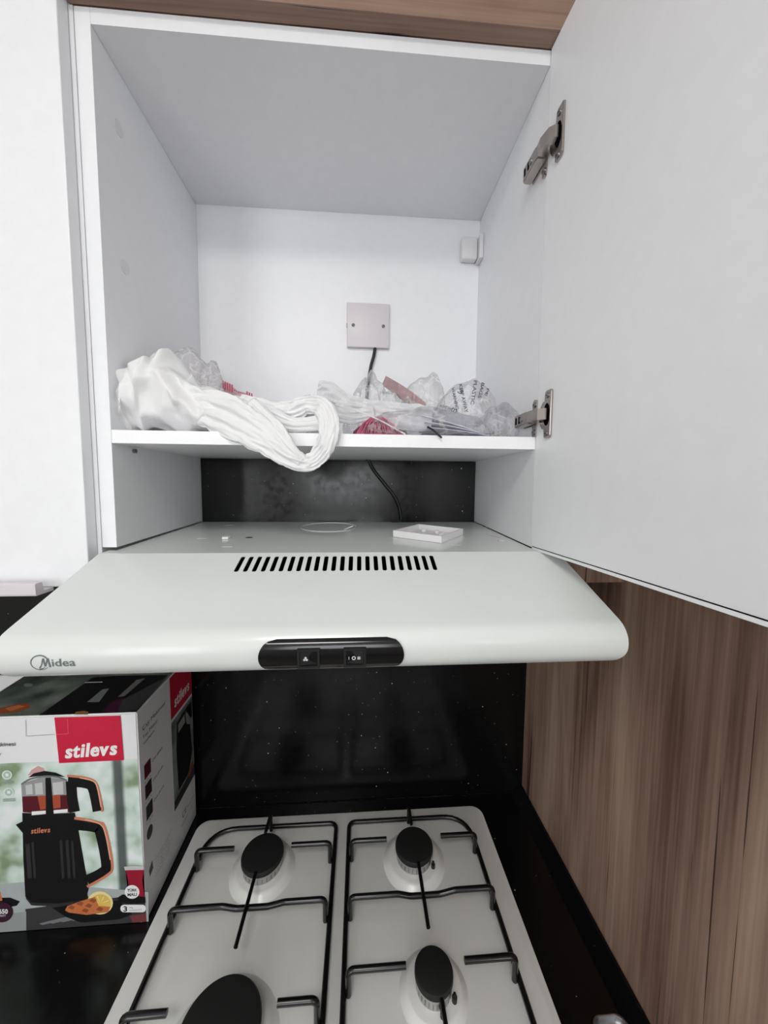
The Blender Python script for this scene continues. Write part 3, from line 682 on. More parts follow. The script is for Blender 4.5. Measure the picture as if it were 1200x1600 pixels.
ribbon('handle', [R_(285, 632, -.235, .03), R_(335, 642, -.256, .055, .010), R_(385, 666, -.274, .050, .009), R_(425, 692, -.282, .040, .008), R_(456, 716, -.284, .028, .008), R_(482, 723, -.284, .023, .007), R_(503, 706, -.283, .024, .007),
     R_(513, 682, -.281, .026, .007), R_(513, 655, -.274, .028, .007), R_(502, 636, -.262, .028, .007), R_(480, 634, -.25, .026, .007), R_(455, 643, -.245, .03, .008), R_(425, 645, -.24, .032, .008), R_(375, 632, -.235, .03, .007)], BAGW, wb, n=16, seed=2, nr=72)
ribbon('handle_strand', [R_(390, 636, -.256, .03, .007), R_(428, 670, -.279, .026, .007), R_(452, 700, -.287, .018, .006), R_(472, 721, -.287, .014, .004)], BAGW, wb, seed=7, pleat=2.4)
ribbon('upper_strand', [R_(380, 636, -.25, .03, .007), R_(425, 652, -.257, .026, .007), R_(460, 664, -.262, .020, .006), R_(505, 660, -.266, .020, .006)], BAGW, wb, seed=9, pleat=2.4, zmin=ZST+.001)
lump('sheer_fold', [S_(425, 645, -.2, -.23, -.19), S_(445, 630, -.2, -.235, -.18), S_(470, 624, -.2, -.24, -.18), S_(495, 620, -.2, -.24, -.18), S_(517, 640, -.2, -.235, -.19)], BAGT, wb, ns=10, nr=10, amp=.006, seed=5)
lump('rear_flap', [S_(248, 566, -.12, -.13, -.11), S_(268, 546, -.12, -.132, -.09), S_(289, 533, -.12, -.132, -.085), S_(305, 548, -.12, -.132, -.085), S_(318, 563, -.12, -.132, -.085), S_(331, 556, -.12, -.132, -.085), S_(343, 588, -.12, -.13, -.09), S_(352, 615, -.12, -.125, -.1)], BAGT, wb, ns=15, nr=10, amp=.008, seed=8)
# pink printed film showing behind and between the bags
rn = thing('pink_printed_bag', 'pale pink film bag with red print behind the white carrier bag', 'plastic bag', (.2, -.09, ZST))
lump('bag_film', [S_(334, 606, -.09, -.10, -.06), S_(348, 590, -.09, -.105, -.05), S_(372, 606, -.09, -.105, -.05), S_(400, 620, -.09, -.105, -.05), S_(432, 632, -.09, -.105, -.05), S_(460, 650, -.09, -.1, -.06)], NETP, rn, ns=12, nr=10, amp=.004, seed=11)
REDP = mat('red_print_ink', (182, 60, 90), .5)
rr0 = random.Random(4)
for u0, v0, n_, hh in ((347, 595, 5, .013), (385, 612, 3, .008)):          # blocks of print
    b = bmesh.new()
    for k in range(n_):
        q = px(u0+k*3.6, v0+k*1.6, 1, -.1085); plate([(q.x, q.z-hh), (q.x+.0026, q.z-hh), (q.x+.0026, q.z), (q.x, q.z+.001)], lambda u, v, h: Vector((u, -.1085-h, v)), .0003, b)
    fin('red_print', b, REDP, rn)
b = bmesh.new()
for k in range(22):
    f_ = k/21; q = px(366+66*f_, 609+25*f_, 1, -.1085); h_ = .002+.0025*rr0.random()
    plate([(q.x, q.z-h_), (q.x+.0018, q.z-h_), (q.x+.0018, q.z), (q.x, q.z)], lambda u, v, h: Vector((u, -.1085-h, v)), .0003, b)
fin('red_lettering', b, REDP, rn)
rn2 = thing('red_net_bundle', 'bunch of dark red net strands under the frosted sleeve', 'net bag', (.34, -.22, ZST))
lump('net_cloth', [S_(552, 672, -.2, -.22, -.17), S_(575, 654, -.2, -.225, -.15), S_(595, 652, -.2, -.225, -.15), S_(615, 662, -.2, -.225, -.16), S_(636, 674, -.2, -.22, -.17)], NETR, rn2, ns=10, nr=9, amp=.003, seed=12)
b = bmesh.new()
for k in range(34):
    f_ = k/33; q0 = px(580+18*f_, 652, 1, -.228); q1 = px(556+78*f_, 676, 1, -.246); q1.z = ZST+.0015
    m_ = (q0+q1)/2+Vector((random.uniform(-.004, .004), random.uniform(-.005, .002), random.uniform(0, .004))); tube([q0, m_, q1], .0008, 5, b)
fin('net_strands', b, mat('dark_red_string', (196, 104, 130), .5), rn2)['kind'] = 'stuff'
# frosted sleeve lying across the middle
fs = thing('frosted_sleeve', 'frosted plastic sleeve lying across the shelf middle', 'plastic sleeve', (.35, -.2, ZST))
ribbon('sleeve', [R_(497, 612, -.20, .030, .012), R_(512, 615, -.2, .036, .012), R_(535, 626, -.205, .026, .009), R_(565, 638, -.21, .030, .008), R_(600, 647, -.22, .038, .007), R_(640, 652, -.225, .040, .007), R_(674, 656, -.225, .036, .006)], FROST, fs, seed=3, pleat=1.6, zmin=ZST+.001)
ribbon('sleeve_lip', [R_(522, 642, -.21, .03, .006), R_(550, 650, -.22, .024, .005), R_(585, 645, -.225, .018, .004)], FROST, fs, seed=5, pleat=1.5, zmin=ZST+.001)
ribbon('folded_edge', [R_(556, 641, -.240, .0022, .0009), R_(590, 655, -.244, .0022, .0009), R_(634, 679, -.252, .0022, .0009)], FROST, fs, seed=1, pa=0, amp=0, zmin=ZST+.001, nr=10)
# clear bags
cb = thing('clear_bag', 'clear crumpled bag peaking in front of the cable', 'plastic bag', (.34, -.13, ZST))
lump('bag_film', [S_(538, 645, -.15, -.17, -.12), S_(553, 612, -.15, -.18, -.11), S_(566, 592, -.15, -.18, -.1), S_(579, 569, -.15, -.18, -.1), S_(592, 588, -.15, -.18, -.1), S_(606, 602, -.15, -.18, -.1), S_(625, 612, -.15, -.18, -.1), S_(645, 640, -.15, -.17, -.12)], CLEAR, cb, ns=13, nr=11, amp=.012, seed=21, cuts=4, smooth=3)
cb2 = thing('clear_bag', 'milky wrinkled bag end standing up left of the printed bag', 'plastic bag', (.43, -.1, ZST))
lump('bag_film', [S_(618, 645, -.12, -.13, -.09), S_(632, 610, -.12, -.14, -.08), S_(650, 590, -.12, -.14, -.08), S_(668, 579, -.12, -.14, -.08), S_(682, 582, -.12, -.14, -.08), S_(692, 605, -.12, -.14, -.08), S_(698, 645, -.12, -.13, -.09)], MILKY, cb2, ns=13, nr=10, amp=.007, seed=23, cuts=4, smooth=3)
pb = thing('printed_clear_bag', 'clear plastic bag with grey warning print near the right side', 'plastic bag', (.48, -.15, ZST))
PST = [S_(674, 660, -.16, -.18, -.12), S_(684, 628, -.16, -.19, -.11), S_(700, 606, -.16, -.195, -.11), S_(718, 595, -.16, -.195, -.11), S_(735, 588, -.16, -.195, -.11), S_(750, 594, -.16, -.195, -.11), S_(762, 610, -.16, -.195, -.11), S_(770, 640, -.16, -.19, -.12), S_(778, 670, -.16, -.18, -.13)]
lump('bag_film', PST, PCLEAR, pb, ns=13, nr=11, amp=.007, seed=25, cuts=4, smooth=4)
WARN = mat('warning_print', (76, 78, 84), .5)
def on_bag(u, v, h):
    q = px(u, v, 1, -.206); return q+Vector((0, -h-.003*math.sin(u*.12), 0))
for k, (s_, u0, v0, u1, v1, sz) in enumerate((('ACHTUNG', 686, 636, 706, 642, 6), ('WARNING', 705, 606, 713, 640, 7), ('KEEP AWAY', 718, 600, 727, 645, 7), ('PLASTIC', 740, 595, 735, 632, 7), ('BAGS', 752, 598, 746, 622, 7), ('3', 715, 612, 723, 616, 10), ('02', 704, 642, 713, 647, 10), ('PE', 761, 606, 757, 618, 6))):
    me = text_mesh(s_, 1, .025); xs = [v.co.x for v in me.vertices]; L_ = max(xs)-min(xs)
    dx, dy = u1-u0, v1-v0; ln = math.hypot(dx, dy); ux, uy = dx/ln, dy/ln
    for v in me.vertices:
        a = (v.co.x-min(xs))/L_*ln; c = v.co.y*sz
        v.co = on_bag(u0+ux*a+uy*c, v0+uy*a-ux*c, 0)
    link('warning_text', me, WARN, pb)
cb3 = thing('clear_bag', 'flat clear wrapping film beside the lower hinge', 'plastic film', (.53, -.2, ZST))
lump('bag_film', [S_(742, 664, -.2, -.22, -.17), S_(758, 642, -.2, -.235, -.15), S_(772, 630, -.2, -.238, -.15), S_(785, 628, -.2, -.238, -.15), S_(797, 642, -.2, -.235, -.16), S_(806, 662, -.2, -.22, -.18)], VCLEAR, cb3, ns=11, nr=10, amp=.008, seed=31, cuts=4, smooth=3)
cf = thing('clear_film_sheet', 'thin clear film spread low over the leaflets and sleeve', 'plastic film', (.42, -.22, ZST))
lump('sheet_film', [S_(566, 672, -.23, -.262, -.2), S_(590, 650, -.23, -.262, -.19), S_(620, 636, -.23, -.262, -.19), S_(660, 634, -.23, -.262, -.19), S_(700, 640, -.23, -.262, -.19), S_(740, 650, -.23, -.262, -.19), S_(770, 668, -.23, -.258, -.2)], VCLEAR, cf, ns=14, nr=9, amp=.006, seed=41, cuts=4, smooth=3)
# leaflets
def leaf(name, label, quad, y, lift, m, curl=.002, grp='leaflets on the shelf'):
    bm = bmesh.new(); q = quad; n = 10; V = []
    for i in range(n+1):
        f_ = i/n; row = []
        a = q[0].lerp(q[1], f_); c = q[3].lerp(q[2], f_)
        for j in (0, .5, 1):
            r = a.lerp(c, j); r = r+Vector((0, 0, curl*math.sin(f_*math.pi)*(1 if j else .6))); row.append(r)
        V.append(row)
    A = [[bm.verts.new(r) for r in row] for row in V]; B = [[bm.verts.new(r+Vector((0, 0, .0007))) for r in row] for row in V]
    for i in range(n):
        for j in range(2):
            bm.faces.new((A[i][j], A[i][j+1], A[i+1][j+1], A[i+1][j])); bm.faces.new((B[i][j], B[i+1][j], B[i+1][j+1], B[i][j+1]))
        bm.faces.new((A[i][0], A[i+1][0], B[i+1][0], B[i][0])); bm.faces.new((A[i][2], B[i][2], B[i+1][2], A[i+1][2]))
    bm.faces.new((A[0][0], B[0][0], B[0][1], B[0][2], A[0][2], A[0][1])); bm.faces.new((A[n][0], A[n][1], A[n][2], B[n][2], B[n][1], B[n][0]))
    return tag(fin(name, bm, m), label, 'leaflet', grp)
def quad(pts, y0, y1, z):
    return [Vector((pts[0], y0, z)), Vector((pts[1], y0-.004, z)), Vector((pts[1]+.005, y1, z)), Vector((pts[0]+.01, y1, z))]
f0, f1 = px(668, 655, 1, -.24), px(764, 674, 1, -.24)
for k, (dz, m, lb) in enumerate(((.004, PAPERL, 'lowest lilac folded leaflet under the printed bag'), (.010, PAPER, 'middle white folded leaflet under the printed bag'), (.016, PAPERL, 'topmost pale folded leaflet under the printed bag'))):
    q = [Vector((f0.x-.004*k, -.245+.004*k, ZST+dz+.010+.003*k)), Vector((f1.x-.006*k, -.243+.006*k, ZST+.002+dz*.55)), Vector((f1.x+.0, -.165, ZST+.002+dz*.6)), Vector((f0.x, -.165, ZST+dz+.008))]
    leaf('folded_leaflet', lb, q, 0, 0, m)
q0, q1 = px(601, 589, 1, -.14), px(664, 632, 1, -.14)
bm = bmesh.new(); tb = []
for i in range(12):
    f_ = i/11; c = q0.lerp(q1, f_)+Vector((0, 0, .003*math.sin(f_*3))); tb.append([bm.verts.new(c+Vector((.002, 0, .002))), bm.verts.new(c+Vector((-.004, .012, -.010-.012*f_)))])
for A, B in zip(tb, tb[1:]): bm.faces.new((A[0], A[1], B[1], B[0]))
bmesh.ops.solidify(bm, geom=list(bm.faces), thickness=.0008)
tag(fin('label_strip', bm, mat('dusty_pink_label', (222, 196, 198), .5, var=.08, vscale=150)), 'dusty pink label strip poking up behind the clear bag', 'label')
zt0 = [px(668, 667, 1, -.262), px(678, 673, 1, -.268), px(690, 684, 1, -.274)]
tag(fin('zip_tie', tube(spline(zt0, 5), .0014, 8), BLACKM, None, 60), 'short black cable tie end at the shelf edge', 'cable tie')

# ------------------------------------------------------------------ gas hob
hob = thing('gas_hob', 'white enamelled four-burner gas hob set in the black worktop', 'gas hob', (.287, -.3, ZK))
HB0, HB1, HBY0, HBY1 = -.0072, .5815, -.555, -.0515
b = bmesh.new()
outl = rrect(HB0, HB1, HBY0, HBY1, .022, 8)
lay = []
for ins, z in ((0, ZK+.0004), (0, ZK+.0055), (.0008, ZK+.0072), (.0025, ZH)):
    lay.append([b.verts.new((x+(-ins if x > .287 else ins), y+(-ins if y > -.3 else ins), z)) for x, y in outl])
for A, B in zip(lay, lay[1:]):
    for k in range(len(A)): b.faces.new((A[k], A[(k+1) % len(A)], B[(k+1) % len(A)], B[k]))
b.faces.new(lay[-1]); b.faces.new(lay[0][::-1])
fin('hob_plate', b, HOBM, hob, 30)
def burner(cx, cy, rc, rs, nm):
    # pressed cone of the plate around the burner
    sk = fin('burner_well', lathe([(rs, ZH+.0002), (rs*.97, ZH+.0010), (rs*.86, ZH+.0070), (rs*.80, ZH+.0095), (rs*.76, ZH+.0103), (rc*.7, ZH+.0105)], cx, cy, 48), HOBM, hob, 60)
    hd = fin('burner_head', lathe([(rc*.93, ZH+.0106), (rc*.93, ZH+.0215), (rc*.98, ZH+.0225), (rc*.98, ZH+.0258), (rc*.5, ZH+.0262)], cx, cy, 48), ALU, hob, 40)
    fl = bmesh.new()
    for k in range(28):
        a = 2*math.pi*k/28; p_ = Vector((cx+rc*.935*math.cos(a), cy+rc*.935*math.sin(a), 0)); tt = Vector((-math.sin(a), math.cos(a), 0))*.0008
        rr = Vector((math.cos(a), math.sin(a), 0))*.0006
        vs = [p_-tt+rr, p_+tt+rr]
        fl.faces.new([fl.verts.new((vs[0].x, vs[0].y, ZH+.013)), fl.verts.new((vs[1].x, vs[1].y, ZH+.013)), fl.verts.new((vs[1].x, vs[1].y, ZH+.021)), fl.verts.new((vs[0].x, vs[0].y, ZH+.021))])
    fin('flame_ports', fl, STEEL, hd)
    fin('burner_cap', lathe([(rc*.96, ZH+.0264), (rc, ZH+.0275), (rc, ZH+.032), (rc*.96, ZH+.0345), (rc*.85, ZH+.0354), (0, ZH+.0356)], cx, cy, 48), CAPM, hob, 40)
    return sk
BUR = [(.1475, -.1552, .0363, .0565), (.4205, -.1572, .0343, .0565), (.4218, -.3255, .0262, .047), (.1515, -.3600, .0485, .070)]
for k, a in enumerate(BUR): burner(*a, k)
for (cx, cy, rc, rs), aa in ((BUR[1], (-34,)), (BUR[2], (-34, -78))):
    for an in aa:
        an = math.radians(an); p_ = (cx+(rc+.0035)*math.cos(an), cy+(rc+.0035)*math.sin(an))
        ig = fin('spark_electrode', lathe([(.0035, ZH+.0103), (.0035, ZH+.017), (.0018, ZH+.0175), (.0018, ZH+.022), (0, ZH+.0222)], p_[0], p_[1], 12), BLACKM, hob, 40)
RZ = ZH+.0082; TZ = ZH+.0440; RR = .0041
def grate(x0, x1, outer, ys, cx, label, yl):
    g = thing('pan_support', label, 'pan support', ((x0+x1)/2, -.25, ZH), 'pan supports on the hob')
    yb, yf = -.0825, -.475
    rb = [.014]*4
    corners = [(x0, yb), (x1, yb), (x1, yf), (x0, yf)]
    rad = [.055 if outer < 0 else .014, .055 if outer > 0 else .014, .014, .014]
    loop = []
    for i in range(4):
        p_ = Vector(corners[i]+(RZ,)); a = Vector(corners[i-1]+(RZ,))-p_; c = Vector(corners[(i+1) % 4]+(RZ,))-p_
        a.normalize(); c.normalize(); p0 = p_+a*rad[i]; p2 = p_+c*rad[i]
        for k in range(9):
            t_ = k/8; loop.append(p0*(1-t_)**2+p_*2*t_*(1-t_)+p2*t_*t_)
    fin('frame_rod', tube(loop, RR, 10, closed=True), IRON, g, 180)
    for x_, y_ in ((x0, -.13), (x1, -.13), (x0, -.43), (x1, -.43)):
        fin('rubber_foot', lathe([(0, RZ-.0039), (.0035, RZ-.0039), (.0035, ZH+.0005), (0, ZH+.0005)], x_, y_, 10), RUB, g)
    def finger(xa, y, xt):
        s = 1 if xt > xa else -1
        pts = fillet([(xa+s*.0066, y, RZ-.001), (xa+s*.0066, y, TZ), (xt, y, TZ)], .009, 6)
        fin('finger', tube(pts, RR, 10), IRON, g, 60)
    for row in ys:
        y, xl, xr = row
        finger(x0, y, xl); finger(x1, y, xr)
    # wavy cross bar
    ym = -.2418; xa, xb = x0+.0066, x1-.0066
    L_ = xb-xa
    pts = [(xa, ym, RZ-.001), (xa, ym, TZ), (xa+L_*.33, ym, TZ), (xa+L_*.42, ym, TZ-.0055), (xa+L_*.62, ym, TZ-.0055), (xa+L_*.73, ym, TZ), (xb, ym, TZ), (xb, ym, RZ-.001)]
    fin('cross_bar', tube(fillet(pts, [0, .009, .03, .03, .03, .03, .009, 0], 6), RR, 10), IRON, g, 60)
    fin('long_finger', tube([(cx, yl[0], TZ+.0008), (cx, yl[1], TZ+.0008)], .0030, 10), IRON, g, 60)
    fin('long_finger', tube([(cx, -.395, TZ+.0008), (cx, -.46, TZ+.0008)] if outer < 0 else [(cx+.003, -.3600, TZ+.0008), (cx+.003, -.46, TZ+.0008)], .0030, 10), IRON, g, 60)
    fin('back_finger', tube(fillet([(cx-.002, yb-.0068, RZ-.001), (cx-.002, yb-.0068, TZ), (cx-.002, -.1285, TZ)], .007, 5), .0032, 10), IRON, g, 60)
    fin('front_finger', tube(fillet([(cx, yf+.0068, RZ-.001), (cx, yf+.0068, TZ), (cx, yf+.035, TZ)], .007, 5), .0032, 10), IRON, g, 60)
grate(.0262, .2738, -1, ((-.1545, .0978, .1982), (-.3500, .0853, .2183)), .1478, 'left black wire pan support over the large burner', (-.1975, -.2928))
grate(.2993, .5425, 1, ((-.1540, .3700, .4705), (-.3255, .3834, .4640)), .4215, 'right black wire pan support nearest the timber panel', (-.1985, -.2876))
# little steel dish at the lower right
t = thing('steel_dish', 'small grey steel dish at the bottom edge on the worktop', 'dish', (.645, -.385, ZK))
b = bmesh.new(); lay = []
for ins, z in ((.004, ZK+.0005), (0, ZK+.006), (0, ZK+.0115), (.0012, ZK+.0120), (.0024, ZK+.0112), (.003, ZK+.006), (.006, ZK+.003)):
    lay.append([b.verts.new((x, y, z)) for x, y in rrect(.6195+ins, .6655-ins, -.445+ins, -.3615-ins, .012-min(ins, .008)*.5, 5)])
for A, B in zip(lay, lay[1:]):
    for k in range(len(A)): b.faces.new((A[k], A[(k+1) % len(A)], B[(k+1) % len(A)], B[k]))
b.faces.new(lay[0][::-1]); b.faces.new(lay[-1])
fin('dish_body', b, STEEL, t, 50)

# ------------------------------------------------------------------ kettle carton
BZ = -.2707
FA, FB = Vector((-.275, -.2150, 0)), Vector((-.0190, -.2150, 0)); RB, LB = Vector((-.0246, -.030, 0)), Vector((-.292, -.030, 0))
CARD = mat('white_carton_board', (232, 232, 234), .42, var=.015)
carton = thing('kettle_carton', 'white and red tea-maker carton standing left of the hob', 'carton', (-.15, -.12, ZK))
b = bmesh.new()
lo_ = [b.verts.new((p_.x, p_.y, ZK+.0006)) for p_ in (FA, FB, RB, LB)]; hi_ = [b.verts.new((p_.x, p_.y, BZ-.0008)) for p_ in (FA, FB, RB, LB)]
for k in range(4): b.faces.new((lo_[k], lo_[(k+1) % 4], hi_[(k+1) % 4], hi_[k]))
b.faces.new(lo_[::-1]); b.faces.new(hi_)
bmesh.ops.bevel(b, geom=list(b.edges), offset=.0016, segments=2, affect='EDGES')
fin('carton_body', b, CARD, carton)
def ink(name, c, rough=.4): return mat('print_'+name, c, rough, var=.03, vscale=90)
def blur_photo(name, cols, scale, bars=(), ax=0):
    m = bpy.data.materials.new(name); m.use_nodes = True; nt = m.node_tree; L = nt.links.new; bs = nt.nodes['Principled BSDF']
    tc = nt.nodes.new('ShaderNodeTexCoord'); n = nt.nodes.new('ShaderNodeTexNoise'); n.inputs['Scale'].default_value = scale; n.inputs['Detail'].default_value = 1.5
    L(tc.outputs['Object'], n.inputs['Vector'])
    r = nt.nodes.new('ShaderNodeValToRGB'); e = r.color_ramp.elements; e[0].position = .3; e[1].position = .7
    e[0].color = sr(cols[0]); e[1].color = sr(cols[-1])
    for k, c in enumerate(cols[1:-1]): q = e.new(.3+.4*(k+1)/(len(cols)-1)); q.color = sr(c)
    L(n.outputs[0], r.inputs[0]); cur = r.outputs[0]
    sep = nt.nodes.new('ShaderNodeSeparateXYZ'); L(tc.outputs['Object'], sep.inputs[0])
    for x0, hw_, c in bars:
        d = nt.nodes.new('ShaderNodeMath'); d.operation = 'SUBTRACT'; d.inputs[1].default_value = x0; L(sep.outputs[ax], d.inputs[0])
        a = nt.nodes.new('ShaderNodeMath'); a.operation = 'ABSOLUTE'; L(d.outputs[0], a.inputs[0])
        mr = nt.nodes.new('ShaderNodeMapRange'); mr.interpolation_type = 'SMOOTHSTEP'; L(a.outputs[0], mr.inputs[0])
        mr.inputs[1].default_value = hw_*.5; mr.inputs[2].default_value = hw_*1.5; mr.inputs[3].default_value = .9; mr.inputs[4].default_value = 0
        mx = nt.nodes.new('ShaderNodeMix'); mx.data_type = 'RGBA'; L(mr.outputs[0], mx.inputs[0]); L(cur, mx.inputs[6]); mx.inputs[7].default_value = sr(c); cur = mx.outputs[2]
    L(cur, bs.inputs['Base Color']); bs.inputs['Roughness'].default_value = .35
    return m
# -- front face: points are read on the plane of that face, layers 0.1 mm apart
def pf(u, v, h): 
    p_ = px(u, v, 1, -.2150); return Vector((p_.x, -.2150-h, max(p_.z, ZK+.0012)))
c1 = lambda a, c: (a/3.75, 1040+c/3.75)
c2 = lambda a, c: (a/3.75, 1180+c/3.75)
layer = [0]
def decal(name, pts, m, parent, fn=pf, cv=None, lay=None):
    layer[0] += 1
    q = [cv(*p_) for p_ in pts] if cv else pts
    h0 = .0003+(layer[0] if lay is None else lay)*.000012
    b = bmesh.new(); vs = [b.verts.new(fn(u, v, h0)) for u, v in q]; f_ = b.faces.new(vs)
    bmesh.ops.triangulate(b, faces=[f_])
    return fin(name, b, m, parent)
def stroke(name, pts, wd, m, parent, fn=pf, cv=None):
    layer[0] += 1
    P = spline([(a, c, 0) for a, c in pts], 5); h0 = .0003+layer[0]*.000012; b = bmesh.new(); pr = None
    for i, p_ in enumerate(P):
        t_ = (P[min(i+1, len(P)-1)]-P[max(i-1, 0)]).normalized(); n = Vector((-t_.y, t_.x, 0))*wd/2
        q = [p_+n, p_-n]; q = [(cv(a.x, a.y) if cv else (a.x, a.y)) for a in q]
        cur = [b.verts.new(fn(a[0], a[1], h0)) for a in q]
        if pr: b.faces.new((pr[0], pr[1], cur[1], cur[0]))
        pr = cur
    return fin(name, b, m, parent)
layer[0] = 0
PH = blur_photo('printed_photo_blur', ((132, 152, 120), (172, 190, 172), (200, 218, 208), (216, 228, 224), (232, 238, 238)), 30, ((-.0505, .0075, (62, 70, 70)),))
xl_ = -20
front = decal('front_photo', [(xl_, 1193.5), (214.5, 1185.5), (229, 1440), (xl_, 1458)], PH, carton)
GREEN = ink('leaf_green', (150, 172, 110)); PINK = ink('blurred_pink', (214, 130, 130)); BLK = ink('kettle_black', (24, 23, 25), .3); BLK2 = ink('kettle_sheen', (52, 50, 52), .3)
COP = ink('copper', (205, 128, 100), .3); COP2 = ink('pale_copper', (232, 178, 152), .3); TEA = ink('tea_red', (88, 22, 34)); TEA2 = ink('tea_orange', (170, 78, 52)); GLS = ink('glass_grey', (150, 152, 152)); GLS2 = ink('glass_pale', (196, 198, 198))
DKG = ink('table_dark', (58, 58, 60)); TBL = ink('table_grey', (150, 156, 154)); RED = ink('carton_red', (200, 28, 62), .4); LEM = ink('lemon', (226, 190, 96)); LEM2 = ink('lemon_rim', (238, 222, 160)); DAT = ink('date_brown', (150, 82, 48)); DAT2 = ink('date_orange', (198, 116, 70)); WIN = ink('white_ink', (238, 238, 238)); GRT = ink('grey_text', (110, 114, 116)); DKT = ink('dark_text', (60, 60, 64)); GLT = ink('glass_tea', (150, 26, 50))
decal('pink_blur', [(165, 118), (185, 85), (225, 62), (258, 75), (265, 100), (200, 112)], ink('faint_pink', (206, 160, 158)), front, cv=c2)
decal('table_haze', [(-60, 760), (160, 740), (870, 800), (872, 990), (-60, 1050)], ink('table_haze', (170, 178, 178)), front, cv=c2)
decal('dark_table', [(150, 900), (300, 880), (700, 830), (850, 845), (861, 985), (150, 1028)], DKG, front, cv=c2)
decal('pale_table', [(-60, 935), (155, 915), (155, 1030), (-60, 1045)], TBL, front, cv=c2)
for k in range(5): decal('table_streak', [(230+k*60, 985-k*8), (430+k*55, 935-k*6), (440+k*55, 942-k*6), (250+k*60, 994-k*8)], ink('table_streak', (120, 122, 124)), front, cv=c2)
decal('red_reflection', [(760, 940), (858, 925), (860, 978), (780, 984)], ink('dull_red', (120, 60, 64)), front, cv=c2)
# small cup and tray at the left
decal('tray', [(-30, 835), (60, 832), (118, 855), (100, 880), (-30, 905)], BLK, front, cv=c2)
decal('copper_piece', [(-20, 800), (5, 800), (16, 850), (-20, 855)], DAT2, front, cv=c2)
# kettle
decal('kettle_foot', [(150, 835), (510, 800), (520, 835), (500, 858), (330, 885), (185, 878)], BLK2, front, cv=c2)
decal('kettle_body', [(132, 336), (300, 344), (440, 335), (462, 440), (490, 600), (522, 780), (505, 845), (340, 868), (185, 862), (150, 828), (138, 600)], BLK, front, cv=c2)
for a in ((150, 520, 36), (185, 510, 20), (350, 500, 22), (385, 500, 24), (418, 505, 18)):
    decal('kettle_flute', [(a[0], a[1]), (a[0]+a[2]*.7, a[1]-4), (a[0]+a[2]*.7+14, 715), (a[0]+14, 720)], BLK2, front, cv=c2)
decal('kettle_spout', [(94, 405), (136, 385), (136, 455)], BLK, front, cv=c2)
decal('teapot_glass', [(126, 165), (250, 125), (392, 140), (425, 235), (130, 240)], GLS, front, cv=c2)
for a in ((150, 175, 40), (205, 165, 45), (310, 160, 60)): decal('glass_glint', [(a[0], a[1]), (a[0]+a[2], a[1]-8), (a[0]+a[2]+4, 226), (a[0]+6, 230)], GLS2, front, cv=c2)
decal('tea', [(132, 240), (420, 230), (430, 330), (300, 345), (136, 332)], TEA, front, cv=c2)
decal('tea_glow', [(222, 237), (270, 234), (272, 312), (238, 318)], TEA2, front, cv=c2)
decal('tea_glow', [(300, 234), (355, 230), (357, 306), (306, 312)], TEA2, front, cv=c2)
decal('white_band', [(188, 328), (270, 322), (270, 342), (188, 350)], WIN, front, cv=c2)
decal('white_band', [(316, 320), (398, 313), (398, 333), (316, 340)], WIN, front, cv=c2)
decal('dark_shade', [(268, 130), (300, 128), (318, 350), (272, 350)], BLK, front, cv=c2)
decal('teapot_lid', [(168, 128), (200, 104), (262, 90), (330, 100), (385, 126), (300, 118), (230, 120)], BLK, front, cv=c2)
stroke('lid_rim', [(128, 168), (180, 138), (260, 122), (340, 126), (392, 146)], 10, GRT, front, cv=c2)
stroke('upper_handle', [(400, 150), (500, 158), (548, 190), (578, 325)], 66, BLK, front, cv=c2)
stroke('upper_handle_stem', [(418, 150), (425, 250), (440, 330)], 62, BLK, front, cv=c2)
stroke('handle_trim', [(395, 118), (500, 130), (560, 155), (585, 220), (603, 328)], 13, COP, front, cv=c2)
stroke('handle_trim_light', [(470, 130), (548, 150), (572, 190), (594, 300)], 6, COP2, front, cv=c2)
stroke('lower_handle', [(440, 405), (560, 420), (590, 455), (625, 640), (600, 685), (512, 730)], 60, BLK, front, cv=c2)
stroke('handle_trim', [(438, 366), (570, 390), (618, 425), (660, 640), (630, 700), (512, 768)], 15, COP, front, cv=c2)
stroke('handle_trim_light', [(500, 374), (590, 402), (622, 470), (648, 610)], 6, COP2, front, cv=c2)
decal('tray', [(308, 892), (420, 872), (700, 848), (775, 930), (700, 958), (480, 978), (390, 945)], BLK, front, cv=c2)
decal('lemon_slice', circ(588, 862, 76, 68, 20), LEM2, front, cv=c2)
decal('lemon_flesh', circ(590, 866, 62, 54, 20), LEM, front, cv=c2)
for k in range(4):
    a = .35+k*.75; decal('lemon_segment', [(590, 866), (590+54*math.cos(a), 866-46*math.sin(a)), (590+54*math.cos(a+.12), 866-46*math.sin(a+.12))], LEM2, front, cv=c2)
decal('dates', [(384, 905), (398, 880), (480, 850), (560, 826), (580, 880), (650, 884), (636, 915), (510, 932), (405, 918)], DAT2, front, cv=c2)
for a, c in ((420, 890), (470, 868), (520, 880), (545, 850), (585, 900), (500, 908)): decal('date', [(a-22, c), (a, c-16), (a+24, c-6), (a+10, c+12)], DAT, front, cv=c2)
decal('glass_rim', [(728, 650), (785, 643), (846, 648), (842, 672), (735, 672)], GLS2, front, cv=c2)
decal('tea_glass', [(738, 670), (845, 668), (836, 730), (846, 780), (850, 835), (755, 838), (758, 770), (748, 710)], GLT, front, cv=c2)
decal('saucer', [(688, 832), (720, 812), (853, 826), (856, 862), (760, 866), (700, 855)], BLK, front, cv=c2)
decal('round_stamp', circ(776, 797, 43, 40, 24), WIN, front, cv=c2)
decal('warranty_tag', [(c_[0], c_[1]) for c_ in rrect(708, 857, 872, 916, 20, 4)], WIN, front, cv=c2)
decal('power_badge', circ(14, 915, 66, 60, 24), ink('plum', (56, 26, 44)), front, cv=c2)
